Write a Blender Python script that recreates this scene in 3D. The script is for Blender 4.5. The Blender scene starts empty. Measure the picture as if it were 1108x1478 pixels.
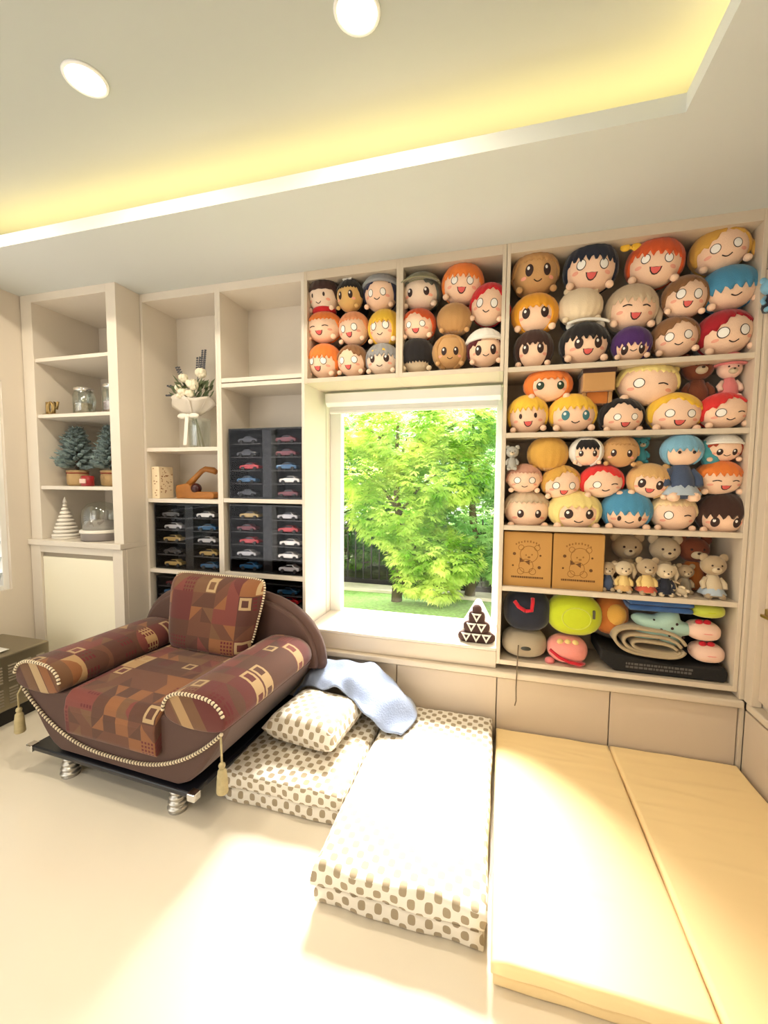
import bpy, bmesh, math, random
from mathutils import Matrix, Vector
random.seed(7)
S = bpy.context.scene
COL = S.collection
PI = math.pi

# ---------------------------------------------------------------- camera
cam = bpy.data.objects.new('camera', bpy.data.cameras.new('camera')); COL.objects.link(cam)
cam.data.sensor_fit = 'HORIZONTAL'; cam.data.sensor_width = 36.0
cam.data.lens = 605.6 / 1108 * 36.0
cam.data.clip_start = 0.02
YAW, PITCH, ROLL = 0.270648, 0.070033, 0.008203
_f = Vector((-math.sin(YAW) * math.cos(PITCH), math.cos(YAW) * math.cos(PITCH), -math.sin(PITCH)))
_r0 = Vector((math.cos(YAW), math.sin(YAW), 0)); _u0 = _r0.cross(_f)
_r = _r0 * math.cos(ROLL) + _u0 * math.sin(ROLL); _u = _u0 * math.cos(ROLL) - _r0 * math.sin(ROLL)
_m = Matrix((_r, _u, -_f)).transposed().to_4x4(); _m.translation = (0, 0, 1.35)
cam.matrix_world = _m
S.camera = cam

# ---------------------------------------------------------------- world, sun, large lights, exposure
S.view_settings.view_transform = 'Standard'; S.view_settings.look = 'None'
S.view_settings.gamma = 1.0; S.view_settings.use_curve_mapping = False
S.view_settings.exposure = -0.42
W = bpy.data.worlds.new('bright_hazy_sky'); S.world = W; W.use_nodes = True
W.node_tree.nodes['Background'].inputs[0].default_value = (1.0, 0.985, 0.96, 1)
W.node_tree.nodes['Background'].inputs[1].default_value = 2.8
def light(name, kind, energy, color, loc, direction=(0, 0, -1), **kw):
    d = bpy.data.lights.new(name, kind); d.energy = energy; d.color = color
    for k, v in kw.items(): setattr(d, k, v)
    o = bpy.data.objects.new(name, d); COL.objects.link(o); o.location = loc
    o.rotation_euler = Vector(direction).to_track_quat('-Z', 'Y').to_euler()
    return o
light('hazy_sun', 'SUN', 56.0, (1.0, 0.95, 0.86), (0, 8, 8), (0.22, -0.66, -0.80), angle=math.radians(36))
def portal(name, loc, direction, sx, sy):
    o = light(name, 'AREA', 1, (1, 1, 1), loc, direction, shape='RECTANGLE', size=sx, size_y=sy)
    o.data.cycles.is_portal = True
portal('window_daylight', (-0.535, 2.64, 1.2), (0, -1, 0), 1.05, 1.38)
portal('added_rear_daylight', (-1.9, -2.78, 1.15), (0, 1, 0), 2.0, 2.3)  # portal of the added rear opening
portal('added_left_daylight', (-3.09, -.8, 1.15), (1, 0, 0), 2.2, 2.3)  # portal of the added opening in the left wall
portal('side_window_daylight', (-3.12, 1.2, 1.3), (1, 0, 0), 1.3, 1.3)

# ---------------------------------------------------------------- helpers
def lin(c):
    return tuple(((v / 255) / 12.92 if v / 255 <= .04045 else ((v / 255 + .055) / 1.055) ** 2.4) for v in c) + (1,)
MATS = {}
def mat(name, col, rough=.5, metal=0, bump=0, bscale=150, var=0, vscale=6, sheen=0, emis=0, spec=.5, coat=0):
    if name in MATS: return MATS[name]
    m = bpy.data.materials.new(name); m.use_nodes = True; nt = m.node_tree; b = nt.nodes['Principled BSDF']
    c = lin(col); b.inputs['Base Color'].default_value = c
    b.inputs['Roughness'].default_value = rough; b.inputs['Metallic'].default_value = metal
    b.inputs['Specular IOR Level'].default_value = spec
    if sheen: b.inputs['Sheen Weight'].default_value = sheen; b.inputs['Sheen Roughness'].default_value = .4
    if coat: b.inputs['Coat Weight'].default_value = coat; b.inputs['Coat Roughness'].default_value = .05
    if emis: b.inputs['Emission Color'].default_value = c; b.inputs['Emission Strength'].default_value = emis
    tc = nt.nodes.new('ShaderNodeTexCoord')
    if var:
        n = nt.nodes.new('ShaderNodeTexNoise'); n.inputs['Scale'].default_value = vscale; n.inputs['Detail'].default_value = 4
        nt.links.new(tc.outputs['Object'], n.inputs['Vector'])
        r = nt.nodes.new('ShaderNodeValToRGB'); r.color_ramp.elements[0].position = .3; r.color_ramp.elements[1].position = .7
        r.color_ramp.elements[0].color = tuple(x * (1 - var) for x in c[:3]) + (1,); r.color_ramp.elements[1].color = tuple(min(1, x * (1 + var * .5)) for x in c[:3]) + (1,)
        nt.links.new(n.outputs['Fac'], r.inputs['Fac']); nt.links.new(r.outputs['Color'], b.inputs['Base Color'])
    if bump:
        n = nt.nodes.new('ShaderNodeTexNoise'); n.inputs['Scale'].default_value = bscale; n.inputs['Detail'].default_value = 3
        nt.links.new(tc.outputs['Object'], n.inputs['Vector'])
        bp = nt.nodes.new('ShaderNodeBump'); bp.inputs['Strength'].default_value = bump; bp.inputs['Distance'].default_value = .004
        nt.links.new(n.outputs['Fac'], bp.inputs['Height']); nt.links.new(bp.outputs['Normal'], b.inputs['Normal'])
    MATS[name] = m
    return m
def clear_mat(name, gloss, tint=(255, 255, 255), rough=.03):
    if name in MATS: return MATS[name]
    m = bpy.data.materials.new(name); m.use_nodes = True; nt = m.node_tree; nt.nodes.remove(nt.nodes['Principled BSDF'])
    t = nt.nodes.new('ShaderNodeBsdfTransparent'); t.inputs[0].default_value = lin(tint)
    g = nt.nodes.new('ShaderNodeBsdfGlossy'); g.inputs['Roughness'].default_value = rough
    x = nt.nodes.new('ShaderNodeMixShader'); x.inputs[0].default_value = gloss
    nt.links.new(t.outputs[0], x.inputs[1]); nt.links.new(g.outputs[0], x.inputs[2])
    nt.links.new(x.outputs[0], nt.nodes['Material Output'].inputs[0])
    MATS[name] = m
    return m
class NT:
    """tiny node-graph writer for the patterned fabrics"""
    def __init__(s, m): s.nt = m.node_tree
    def math(s, op, a, b=None, c=None):
        n = s.nt.nodes.new('ShaderNodeMath'); n.operation = op
        for i, v in enumerate((a, b, c)):
            if v is None: continue
            if isinstance(v, (int, float)): n.inputs[i].default_value = v
            else: s.nt.links.new(v, n.inputs[i])
        return n.outputs[0]
    def mix(s, f, a, b):
        n = s.nt.nodes.new('ShaderNodeMix'); n.data_type = 'RGBA'
        if isinstance(f, (int, float)): n.inputs[0].default_value = f
        else: s.nt.links.new(f, n.inputs[0])
        for i, v in ((6, a), (7, b)):
            if isinstance(v, tuple): n.inputs[i].default_value = v
            else: s.nt.links.new(v, n.inputs[i])
        return n.outputs[2]
    def xyz(s, out):
        n = s.nt.nodes.new('ShaderNodeSeparateXYZ'); s.nt.links.new(out, n.inputs[0]); return n.outputs
    def boxmap(s):
        tc = s.nt.nodes.new('ShaderNodeTexCoord'); x, y, z = s.xyz(tc.outputs['Object']); nx, ny, nz = s.xyz(tc.outputs['Normal'])
        tz = s.math('GREATER_THAN', s.math('ABSOLUTE', nz), .7); tx = s.math('GREATER_THAN', s.math('ABSOLUTE', nx), .7)
        # u: x unless facing x (then y); v: y on top faces, z on side faces
        u = s.math('ADD', s.math('MULTIPLY', x, s.math('SUBTRACT', 1, tx)), s.math('MULTIPLY', y, tx))
        v = s.math('ADD', s.math('MULTIPLY', y, tz), s.math('MULTIPLY', z, s.math('SUBTRACT', 1, tz)))
        return u, v
def polka_mat():
    m = mat('polka_quilt', (236, 229, 215), .9, bump=.25, bscale=60, sheen=.2)
    g = NT(m); u, v = g.boxmap()
    cu = g.math('DIVIDE', u, .0262); cv = g.math('DIVIDE', v, .0315)
    par = g.math('MODULO', g.math('ABSOLUTE', g.math('ADD', g.math('FLOOR', cu), g.math('FLOOR', cv))), 2)
    du = g.math('ABSOLUTE', g.math('SUBTRACT', g.math('FRACT', cu), .5)); dv = g.math('ABSOLUTE', g.math('SUBTRACT', g.math('FRACT', cv), .5))
    d = g.math('ADD', g.math('POWER', du, 3.0), g.math('POWER', dv, 3.0))
    ins = g.math('LESS_THAN', d, .095); ins = g.math('MULTIPLY', ins, g.math('LESS_THAN', par, .5))
    c = g.mix(ins, lin((238, 231, 218)), lin((166, 150, 124)))
    m.node_tree.links.new(c, m.node_tree.nodes['Principled BSDF'].inputs['Base Color'])
    return m
def patch_mat(name, mode, s=.062, seed=0.):
    m = mat(name, (110, 60, 45), .85, bump=.3, bscale=400, sheen=.25)
    g = NT(m); tc = m.node_tree.nodes.new('ShaderNodeTexCoord'); x, y, z = g.xyz(tc.outputs['Object'])
    if mode == 'seat': u, v = x, g.math('SUBTRACT', y, z)
    elif mode == 'back': u, v = x, z
    else: u, v = y, g.math('ADD', x, g.math('MULTIPLY', z, .6))
    u = g.math('ADD', g.math('DIVIDE', u, s), 40.3 + seed); v = g.math('ADD', g.math('DIVIDE', v, s), 40.7 + seed)
    fu, fv = g.math('FLOOR', u), g.math('FLOOR', v); ru, rv = g.math('FRACT', u), g.math('FRACT', v)
    def noise(a, b, k):
        n = m.node_tree.nodes.new('ShaderNodeTexWhiteNoise'); n.noise_dimensions = '3D'
        cb = m.node_tree.nodes.new('ShaderNodeCombineXYZ')
        m.node_tree.links.new(a, cb.inputs[0]); m.node_tree.links.new(b, cb.inputs[1]); cb.inputs[2].default_value = k
        m.node_tree.links.new(cb.outputs[0], n.inputs['Vector']); return n.outputs['Value']
    def ramp(f):
        r = m.node_tree.nodes.new('ShaderNodeValToRGB'); r.color_ramp.interpolation = 'CONSTANT'
        cols = [(0, (88, 54, 40)), (.24, (104, 64, 46)), (.46, (98, 44, 40)), (.58, (118, 58, 50)), (.66, (112, 78, 52)), (.80, (138, 88, 52)), (.90, (172, 138, 96)), (.95, (84, 48, 38))]
        e = r.color_ramp.elements
        e[0].position, e[0].color = cols[0][0], lin(cols[0][1]); e[1].position, e[1].color = cols[1][0], lin(cols[1][1])
        for p, c in cols[2:]: q = e.new(p); q.color = lin(c)
        m.node_tree.links.new(f, r.inputs['Fac']); return r.outputs['Color']
    big = noise(g.math('FLOOR', g.math('MULTIPLY', u, .5)), g.math('FLOOR', g.math('MULTIPLY', v, .5)), 5.)
    a = ramp(noise(fu, fv, 1.)); b = ramp(noise(fu, fv, 2.)); base = ramp(big)
    flip = g.math('GREATER_THAN', noise(fu, fv, 3.), .5)
    ru2 = g.math('ABSOLUTE', g.math('SUBTRACT', ru, flip))
    tri = g.math('GREATER_THAN', g.math('ADD', ru2, rv), 1.)
    cell = g.mix(tri, a, b)
    kind = noise(fu, fv, 4.)
    c = g.mix(g.math('GREATER_THAN', kind, .62), base, cell)
    # dotted squares
    fine = g.math('MULTIPLY', g.math('LESS_THAN', g.math('FRACT', g.math('MULTIPLY', ru, 4.)), .6), g.math('LESS_THAN', g.math('FRACT', g.math('MULTIPLY', rv, 4.)), .6))
    c = g.mix(g.math('MULTIPLY', fine, g.math('MULTIPLY', g.math('GREATER_THAN', kind, .30), g.math('LESS_THAN', kind, .42))), c, lin((98, 30, 34)))
    # framed pale squares
    mx = g.math('MAXIMUM', g.math('ABSOLUTE', g.math('SUBTRACT', ru, .5)), g.math('ABSOLUTE', g.math('SUBTRACT', rv, .5)))
    fr = g.math('MULTIPLY', g.math('GREATER_THAN', mx, .24), g.math('LESS_THAN', mx, .42))
    c = g.mix(g.math('MULTIPLY', fr, g.math('MULTIPLY', g.math('GREATER_THAN', kind, .43), g.math('LESS_THAN', kind, .50))), c, lin((180, 152, 112)))
    m.node_tree.links.new(c, m.node_tree.nodes['Principled BSDF'].inputs['Base Color'])
    return m

class MB:
    def __init__(s): s.v = []; s.f = []
    def add(s, vs, fs):
        n = len(s.v); s.v += [tuple(p) for p in vs]; s.f += [tuple(i + n for i in f) for f in fs]; return s
    def box(s, x0, x1, y0, y1, z0, z1):
        return s.add([(x0, y0, z0), (x1, y0, z0), (x1, y1, z0), (x0, y1, z0), (x0, y0, z1), (x1, y0, z1), (x1, y1, z1), (x0, y1, z1)],
                     [(0, 3, 2, 1), (4, 5, 6, 7), (0, 1, 5, 4), (1, 2, 6, 5), (2, 3, 7, 6), (3, 0, 4, 7)])
    def sph(s, c, r, seg=16, ring=10, rot=None, pw=1.0):
        if isinstance(r, (int, float)): r = (r, r, r)
        vs = []; fs = []
        def P(a, b):
            q = Vector((r[0] * a[0], r[1] * a[1], r[2] * a[2]))
            if rot: q = rot @ q
            return (c[0] + q.x, c[1] + q.y, c[2] + q.z)
        sg = lambda t: math.copysign(abs(t) ** pw, t)
        vs.append(P((0, 0, -1), 0))
        for i in range(1, ring):
            la = -PI / 2 + PI * i / ring
            for j in range(seg):
                ph = 2 * PI * j / seg
                vs.append(P((sg(math.cos(la)) * sg(math.cos(ph)), sg(math.cos(la)) * sg(math.sin(ph)), sg(math.sin(la))), 0))
        vs.append(P((0, 0, 1), 0)); top = len(vs) - 1
        for j in range(seg):
            k = (j + 1) % seg
            fs.append((0, 1 + k, 1 + j)); fs.append((top, 1 + (ring - 2) * seg + j, 1 + (ring - 2) * seg + k))
            for i in range(ring - 2):
                fs.append((1 + i * seg + j, 1 + i * seg + k, 1 + (i + 1) * seg + k, 1 + (i + 1) * seg + j))
        return s.add(vs, fs)
    def tube(s, pts, r, seg=8, cap=True, closed=False):
        pts = [Vector(p) for p in pts]; n = len(pts); vs = []; fs = []
        R = r if isinstance(r, (list, tuple)) else [r] * n
        up = None
        for i, p in enumerate(pts):
            a = pts[(i - 1) % n] if (closed or i > 0) else p; b = pts[(i + 1) % n] if (closed or i < n - 1) else p
            t = (b - a).normalized()
            if up is None: up = Vector((0, 0, 1)) if abs(t.z) < .9 else Vector((1, 0, 0))
            x = t.cross(up)
            if x.length < 1e-5: x = t.cross(Vector((0, 1, 0)))
            x.normalize(); y = x.cross(t).normalized(); up = y
            for j in range(seg):
                an = 2 * PI * j / seg; vs.append(p + x * (math.cos(an) * R[i]) + y * (math.sin(an) * R[i]))
        m = n if closed else n - 1
        for i in range(m):
            for j in range(seg):
                k = (j + 1) % seg; q = (i + 1) % n
                fs.append((i * seg + j, i * seg + k, q * seg + k, q * seg + j))
        if cap and not closed:
            fs.append(tuple(range(seg - 1, -1, -1))); fs.append(tuple((n - 1) * seg + j for j in range(seg)))
        return s.add(vs, fs)
    def lathe(s, prof, c=(0, 0, 0), seg=20, wob=None):
        vs = []; fs = []; n = len(prof)
        for i, (r, z) in enumerate(prof):
            for j in range(seg):
                a = 2 * PI * j / seg; rr = r * (wob(a, z) if wob else 1)
                vs.append((c[0] + rr * math.cos(a), c[1] + rr * math.sin(a), c[2] + z))
        for i in range(n - 1):
            for j in range(seg):
                k = (j + 1) % seg; fs.append((i * seg + j, i * seg + k, (i + 1) * seg + k, (i + 1) * seg + j))
        if prof[0][0] > 1e-4: fs.append(tuple(range(seg - 1, -1, -1)))
        if prof[-1][0] > 1e-4: fs.append(tuple((n - 1) * seg + j for j in range(seg)))
        return s.add(vs, fs)
    def prism(s, poly, a0, a1, axis='y'):
        n = len(poly); vs = []
        for a in (a0, a1):
            for p, q in poly: vs.append((p, a, q) if axis == 'y' else ((a, p, q) if axis == 'x' else (p, q, a)))
        fs = [tuple(range(n)), tuple(range(2 * n - 1, n - 1, -1))]
        for i in range(n): j = (i + 1) % n; fs.append((i, n + i, n + j, j))
        return s.add(vs, fs)
    def grid(s, fn, nu, nv):
        vs = [fn(i / nu, j / nv) for i in range(nu + 1) for j in range(nv + 1)]
        fs = [(i * (nv + 1) + j, (i + 1) * (nv + 1) + j, (i + 1) * (nv + 1) + j + 1, i * (nv + 1) + j + 1) for i in range(nu) for j in range(nv)]
        return s.add(vs, fs)
    def build(s, name, m, parent=None, loc=(0, 0, 0), world=False, bevel=0, smooth=False, sub=0, solid=0, seg=2):
        me = bpy.data.meshes.new(name); me.from_pydata(s.v, [], s.f); me.validate(); 
        bm = bmesh.new(); bm.from_mesh(me); bmesh.ops.recalc_face_normals(bm, faces=bm.faces); bm.to_mesh(me); bm.free()
        me.materials.append(m)
        if smooth: me.polygons.foreach_set('use_smooth', [True] * len(me.polygons))
        o = bpy.data.objects.new(name, me); COL.objects.link(o); o.location = loc
        if parent:
            o.parent = parent
            if world: o.matrix_parent_inverse = Matrix.Translation(-Vector(parent.location))
        if solid: k = o.modifiers.new('thickness', 'SOLIDIFY'); k.thickness = solid; k.offset = 0
        if bevel: k = o.modifiers.new('edge', 'BEVEL'); k.width = bevel; k.segments = seg; k.limit_method = 'ANGLE'
        if sub: k = o.modifiers.new('smooth', 'SUBSURF'); k.levels = sub; k.render_levels = sub
        return o
def tag(o, label=None, cat=None, group=None, kind=None):
    if label: o['label'] = label
    if cat: o['category'] = cat
    if group: o['group'] = group
    if kind: o['kind'] = kind
    return o
def thing(name, label, cat, loc=(0, 0, 0), rz=0, group=None):
    o = bpy.data.objects.new(name, None); o.empty_display_size = .05; COL.objects.link(o)
    o.location = loc; o.rotation_euler = (0, 0, rz)
    return tag(o, label, cat, group)
def copy_tree(o, parent=None):
    c = o.copy(); COL.objects.link(c); c.parent = parent
    for ch in list(o.children): copy_tree(ch, c)
    return c
def bx(name, m, parent, x0, x1, y0, y1, z0, z1, bevel=.0015):
    return MB().box(x0, x1, y0, y1, z0, z1).build(name, m, parent, world=parent is not None, bevel=bevel)

# ---------------------------------------------------------------- materials of the room
WALL = mat('painted_wall', (222, 212, 198), .8, bump=.05, bscale=80)
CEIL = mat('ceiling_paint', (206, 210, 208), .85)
LAM = mat('cream_laminate', (212, 198, 178), .35, var=.02, vscale=3)
LAMW = mat('white_laminate', (224, 215, 202), .35, var=.02, vscale=3)
DOORP = mat('sand_laminate', (206, 190, 170), .4, var=.03, vscale=3)
FLOORM = mat('polished_tile', (240, 230, 212), .12, var=.03, vscale=2, spec=.5)
WHITE = mat('white_upvc', (240, 240, 238), .35)
CHROME = mat('chrome', (225, 225, 225), .12, 1)
BLACK = mat('black_acrylic', (14, 13, 14), .25)
GLASS = clear_mat('window_glass', .012)
JARG = clear_mat('jar_glass', .22, (244, 248, 246), .02)
ACRYL = clear_mat('display_acrylic', .010, (250, 250, 252), .02)

# ---------------------------------------------------------------- the room
def struct(o): o['kind'] = 'structure'; return o
struct(bx('floor', FLOORM, None, -3.0, 1.5, -2.7, 2.5, -.06, 0, 0))
b = MB(); X0, X1, Z0, Z1 = -1.07, 0.0, .49, 1.9
b.box(-3.1, X0, 2.48, 2.63, 0, 2.9); b.box(X1, 1.6, 2.48, 2.63, 0, 2.9); b.box(X0, X1, 2.48, 2.63, 0, Z0); b.box(X0, X1, 2.48, 2.63, Z1, 2.9)
struct(b.build('wall_back', WALL))
b = MB(); b.box(-3.1, -2.95, 1.885, 2.48, 0, 2.9); b.box(-3.1, -2.95, -2.7, -1.9, 0, 2.9); b.box(-3.1, -2.95, .3, .55, 0, 2.9); b.box(-3.1, -2.95, -1.9, .3, 2.3, 2.9); b.box(-3.1, -2.95, .55, 1.885, 0, .66); b.box(-3.1, -2.95, .55, 1.885, 1.95, 2.9)
struct(b.build('wall_left', WALL))
struct(bx('wall_right', WALL, None, 1.5, 1.6, -2.7, 2.48, 0, 2.9, 0))
b = MB(); b.box(-3.1, -2.9, -2.8, -2.7, 0, 2.9); b.box(-.9, 1.6, -2.8, -2.7, 0, 2.9); b.box(-2.9, -.9, -2.8, -2.7, 2.3, 2.9)
struct(b.build('wall_front', WALL))
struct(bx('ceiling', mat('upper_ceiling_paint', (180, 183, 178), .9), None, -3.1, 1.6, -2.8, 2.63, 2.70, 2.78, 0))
# dropped soffit ring with the light cove: opening X -2.55..0.52, Y -1.7..1.578
b = MB(); cx0, cx1, cy0, cy1 = -2.75, .52, -1.7, 1.578
b.box(-2.95, 1.5, cy1, 2.48, 2.50, 2.512); b.box(-2.95, 1.5, -2.7, cy0, 2.50, 2.512); b.box(cx1, 1.5, cy0, cy1, 2.50, 2.512); b.box(-2.95, cx0, cy0, cy1, 2.50, 2.512)
sof = struct(b.build('trim_1', CEIL))
b = MB(); b.box(cx0 - .015, cx1 + .015, cy1, cy1 + .015, 2.512, 2.557); b.box(cx0 - .015, cx1 + .015, cy0 - .015, cy0, 2.512, 2.557)
b.box(cx1, cx1 + .015, cy0, cy1, 2.512, 2.557); b.box(cx0 - .015, cx0, cy0, cy1, 2.512, 2.557)
struct(b.build('trim_2', CEIL))
b = MB(); b.box(cx0 - .23, cx1 + .23, cy1 + .22, cy1 + .23, 2.512, 2.70); b.box(cx1 + .22, cx1 + .23, cy0, cy1 + .22, 2.512, 2.70); b.box(cx0 - .2, cx0 - .19, cy0, cy1 + .22, 2.512, 2.70); b.box(cx0 - .19, cx1 + .22, cy0 - .23, cy0 - .22, 2.512, 2.70)
struct(b.build('trim_3', CEIL))
LEDM = mat('led_tape', (255, 208, 130), .5, emis=3)
def led(name, x0, x1, y0, y1, label, n):
    t = thing(name, label, 'led strip', ((x0 + x1) / 2, (y0 + y1) / 2, 2.512), group='cove light strips')
    bx('led_tape', LEDM, t, x0, x1, y0, y1, 2.5125, 2.516, 0)
    l = light('cove_glow', 'AREA', 2.3 * max(x1 - x0, y1 - y0), (1.0, .77, .28), ((x0 + x1) / 2, (y0 + y1) / 2, 2.535), (0, 0, 1), shape='RECTANGLE', size=max(x1 - x0, .03), size_y=max(y1 - y0, .03))
    if (y1 - y0) > (x1 - x0): l.rotation_euler = (PI, 0, 0)
led('cove_led_strip', cx0, cx1 + .1, cy1 + .10, cy1 + .112, 'warm light strip in cove above window', 1)
led('cove_led_strip', cx1 + .10, cx1 + .112, cy0, cy1 + .08, 'warm light strip in cove at right of ceiling', 2)
GLOW = mat('downlight_lens', (255, 236, 205), .5, emis=14)
for x, y, lab in ((-1.385, 1.185, 'round glowing downlight at left of the ceiling'), (-.434, 1.23, 'round glowing downlight at top edge of the ceiling'), (-2.336, 1.185, 'round glowing downlight nearest the left wall'), (-1.385, -.4, None), (-.434, -.4, None)):
    t = thing('downlight', lab or ('round glowing downlight behind the photographer at left' if x < -1 else 'round glowing downlight behind the photographer at right'), 'light', (x, y, 2.70), group='ceiling downlights')
    MB().tube([(.062 * math.cos(2 * PI * i / 32), .062 * math.sin(2 * PI * i / 32), -.003) for i in range(32)], .006, 8, closed=True).build('trim_ring', WHITE, t, smooth=True)
    MB().lathe([(0, -.007), (.03, -.0075), (.058, -.006), (.058, 0)], (0, 0, 0), 28).build('lens', GLOW, t, smooth=True)
    light('downlight_beam', 'AREA', 14.0, (1.0, .86, .66), (x, y, 2.688), (0, 0, -1), shape='DISK', size=.09)
# ---------------------------------------------------------------- windows
w1 = struct(thing('window_1', 'white framed picture window looking onto the garden', 'window', (-.535, 2.56, .49)))
del w1['category']
for n, a in (('window_frame', (-1.07, -.995, 2.54, 2.60, .49, 1.9)), ('window_frame', (-.035, 0, 2.54, 2.60, .49, 1.9)), ('window_frame', (-.995, -.035, 2.54, 2.60, 1.84, 1.9)), ('window_frame', (-.995, -.035, 2.54, 2.60, .49, .51))):
    bx(n, WHITE, w1, *a, bevel=.004)
bx('pane', GLASS, w1, -.995, -.035, 2.565, 2.571, .51, 1.84, 0)
t = thing('roller_blind', 'white roller blind rolled up at top of garden window', 'blind', (-.535, 2.44, 1.80))
b = MB(); pr = [(2.40, 1.885), (2.476, 1.885), (2.476, 1.815), (2.43, 1.81), (2.405, 1.83)]; b.prism(pr, -1.045, -.012, 'x'); b.build('cassette', WHITE, t, world=True, bevel=.004)
bx('fabric', mat('blind_cloth', (225, 226, 222), .8), t, -1.03, -.025, 2.442, 2.444, 1.785, 1.815, 0)
bx('bottom_bar', WHITE, t, -1.03, -.025, 2.436, 2.450, 1.770, 1.786, .003)
w2 = struct(thing('window_2', 'side window with white slatted shutter', 'window', (-3.0, 1.2, .66))); del w2['category']
for a in ((-3.05, -2.97, .55, .60, .66, 1.95), (-3.05, -2.97, 1.85, 1.885, .66, 1.95), (-3.05, -2.97, .60, 1.85, .66, .69), (-3.05, -2.97, .60, 1.85, 1.90, 1.95)):
    bx('window_frame', WHITE, w2, *a, bevel=.003)
bx('pane', GLASS, w2, -3.045, -3.04, .60, 1.85, .69, 1.90, 0)
sl = None
for i in range(12):
    z = .73 + i * .099
    if sl is None:
        sl = MB().prism([(-.022, -.040), (-.018, -.042), (.022, .040), (.018, .042)], .6, 1.85, 'y').build('slat', mat('shutter_paint', (205, 215, 222), .5), w2, world=True); sl.location = (-2.995, 0, z)
    else:
        c = sl.copy(); COL.objects.link(c); c.location = (-2.995, 0, z)
w3 = struct(thing('added_rear_window', 'added unseen glass door for fill light behind the photographer', 'window', (-1.9, -2.75, 0))); del w3['category']  # unseen opening added to light the faces turned to the camera
for x in (-2.9, -1.92, -.94): bx('window_frame', WHITE, w3, x, x + .04, -2.78, -2.72, 0, 2.3, .003)
for x in (-2.86, -1.88): bx('pane', GLASS, w3, x, x + .94, -2.752, -2.748, 0, 2.3, 0)
w4 = struct(thing('added_left_window', 'added unseen glass doors for fill light in the left wall', 'window', (-3.02, -.8, 0))); del w4['category']  # invented glazing out of view, brightens the left corner and floor
for y in (-1.9, -.82, .26): bx('window_frame', WHITE, w4, -3.05, -2.98, y, y + .04, 0, 2.3, .003)
for y in (-1.86, -.78): bx('pane', GLASS, w4, -3.018, -3.014, y, y + 1.04, 0, 2.3, 0)

# ---------------------------------------------------------------- garden
LAWN = mat('lawn', (120, 160, 84), .95, var=.35, vscale=30, bump=.5, bscale=90)
struct(bx('ground', LAWN, None, -14, 12, 2.63, 5.3, -.3, -.12, 0))
struct(bx('garden_kerb', mat('pale_concrete', (196, 190, 178), .9, var=.15, bump=.3), None, -14, 12, 5.3, 5.6, -.3, -.08, .01))
struct(bx('ground_beyond', mat('leaf_litter', (84, 92, 58), .95, var=.4, vscale=9), None, -14, 12, 5.6, 14, -.3, -.14, 0))
fen = thing('garden_fence', 'black metal picket fence behind the tree', 'fence', (-1.5, 5.75, -.14))
FM = mat('fence_iron', (26, 26, 30), .45)
pk = None
for i in range(60):
    x = -5.5 + i * .12
    if pk is None:
        pk = MB().box(-.009, .009, -.009, .009, 0, .98).add([(-.009, -.009, .98), (.009, -.009, .98), (.009, .009, .98), (-.009, .009, .98), (0, 0, 1.03)], [(0, 1, 4), (1, 2, 4), (2, 3, 4), (3, 0, 4)]).build('picket', FM, fen)
    else:
        c = pk.copy(); COL.objects.link(c)
        pk = c
    pk.location = (x + 1.5, 0, 0)
for z in (.06, .80): bx('rail', FM, fen, -5.6, 1.8, 5.735, 5.765, -.14 + z, -.14 + z + .035, 0)
bx('base_rail', FM, fen, -5.6, 1.8, 5.72, 5.78, -.14, -.05, 0)
def leafmat(name, col, back):
    m = bpy.data.materials.new(name); m.use_nodes = True; nt = m.node_tree; p = nt.nodes['Principled BSDF']; p.inputs['Roughness'].default_value = .45
    tc = nt.nodes.new('ShaderNodeTexCoord'); n = nt.nodes.new('ShaderNodeTexNoise'); n.inputs['Scale'].default_value = 3.0; n.inputs['Detail'].default_value = 5
    nt.links.new(tc.outputs['Object'], n.inputs['Vector'])
    r = nt.nodes.new('ShaderNodeValToRGB'); r.color_ramp.elements[0].position = .35; r.color_ramp.elements[1].position = .65
    r.color_ramp.elements[0].color = lin(col); r.color_ramp.elements[1].color = lin(back); nt.links.new(n.outputs['Fac'], r.inputs['Fac'])
    nt.links.new(r.outputs['Color'], p.inputs['Base Color'])
    t = nt.nodes.new('ShaderNodeBsdfTranslucent'); nt.links.new(r.outputs['Color'], t.inputs[0])
    x = nt.nodes.new('ShaderNodeMixShader'); x.inputs[0].default_value = .65
    nt.links.new(p.outputs[0], x.inputs[1]); nt.links.new(t.outputs[0], x.inputs[2]); nt.links.new(x.outputs[0], nt.nodes['Material Output'].inputs[0])
    return m
LG1 = leafmat('leaf_bright', (132, 184, 58), (242, 250, 160)); LG2 = leafmat('leaf_deep', (64, 122, 56), (150, 200, 96)); LG3 = leafmat('leaf_cool', (98, 160, 92), (206, 236, 166))
BARK = mat('bark', (96, 84, 66), .9, var=.3, bump=.5, bscale=60)
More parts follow.
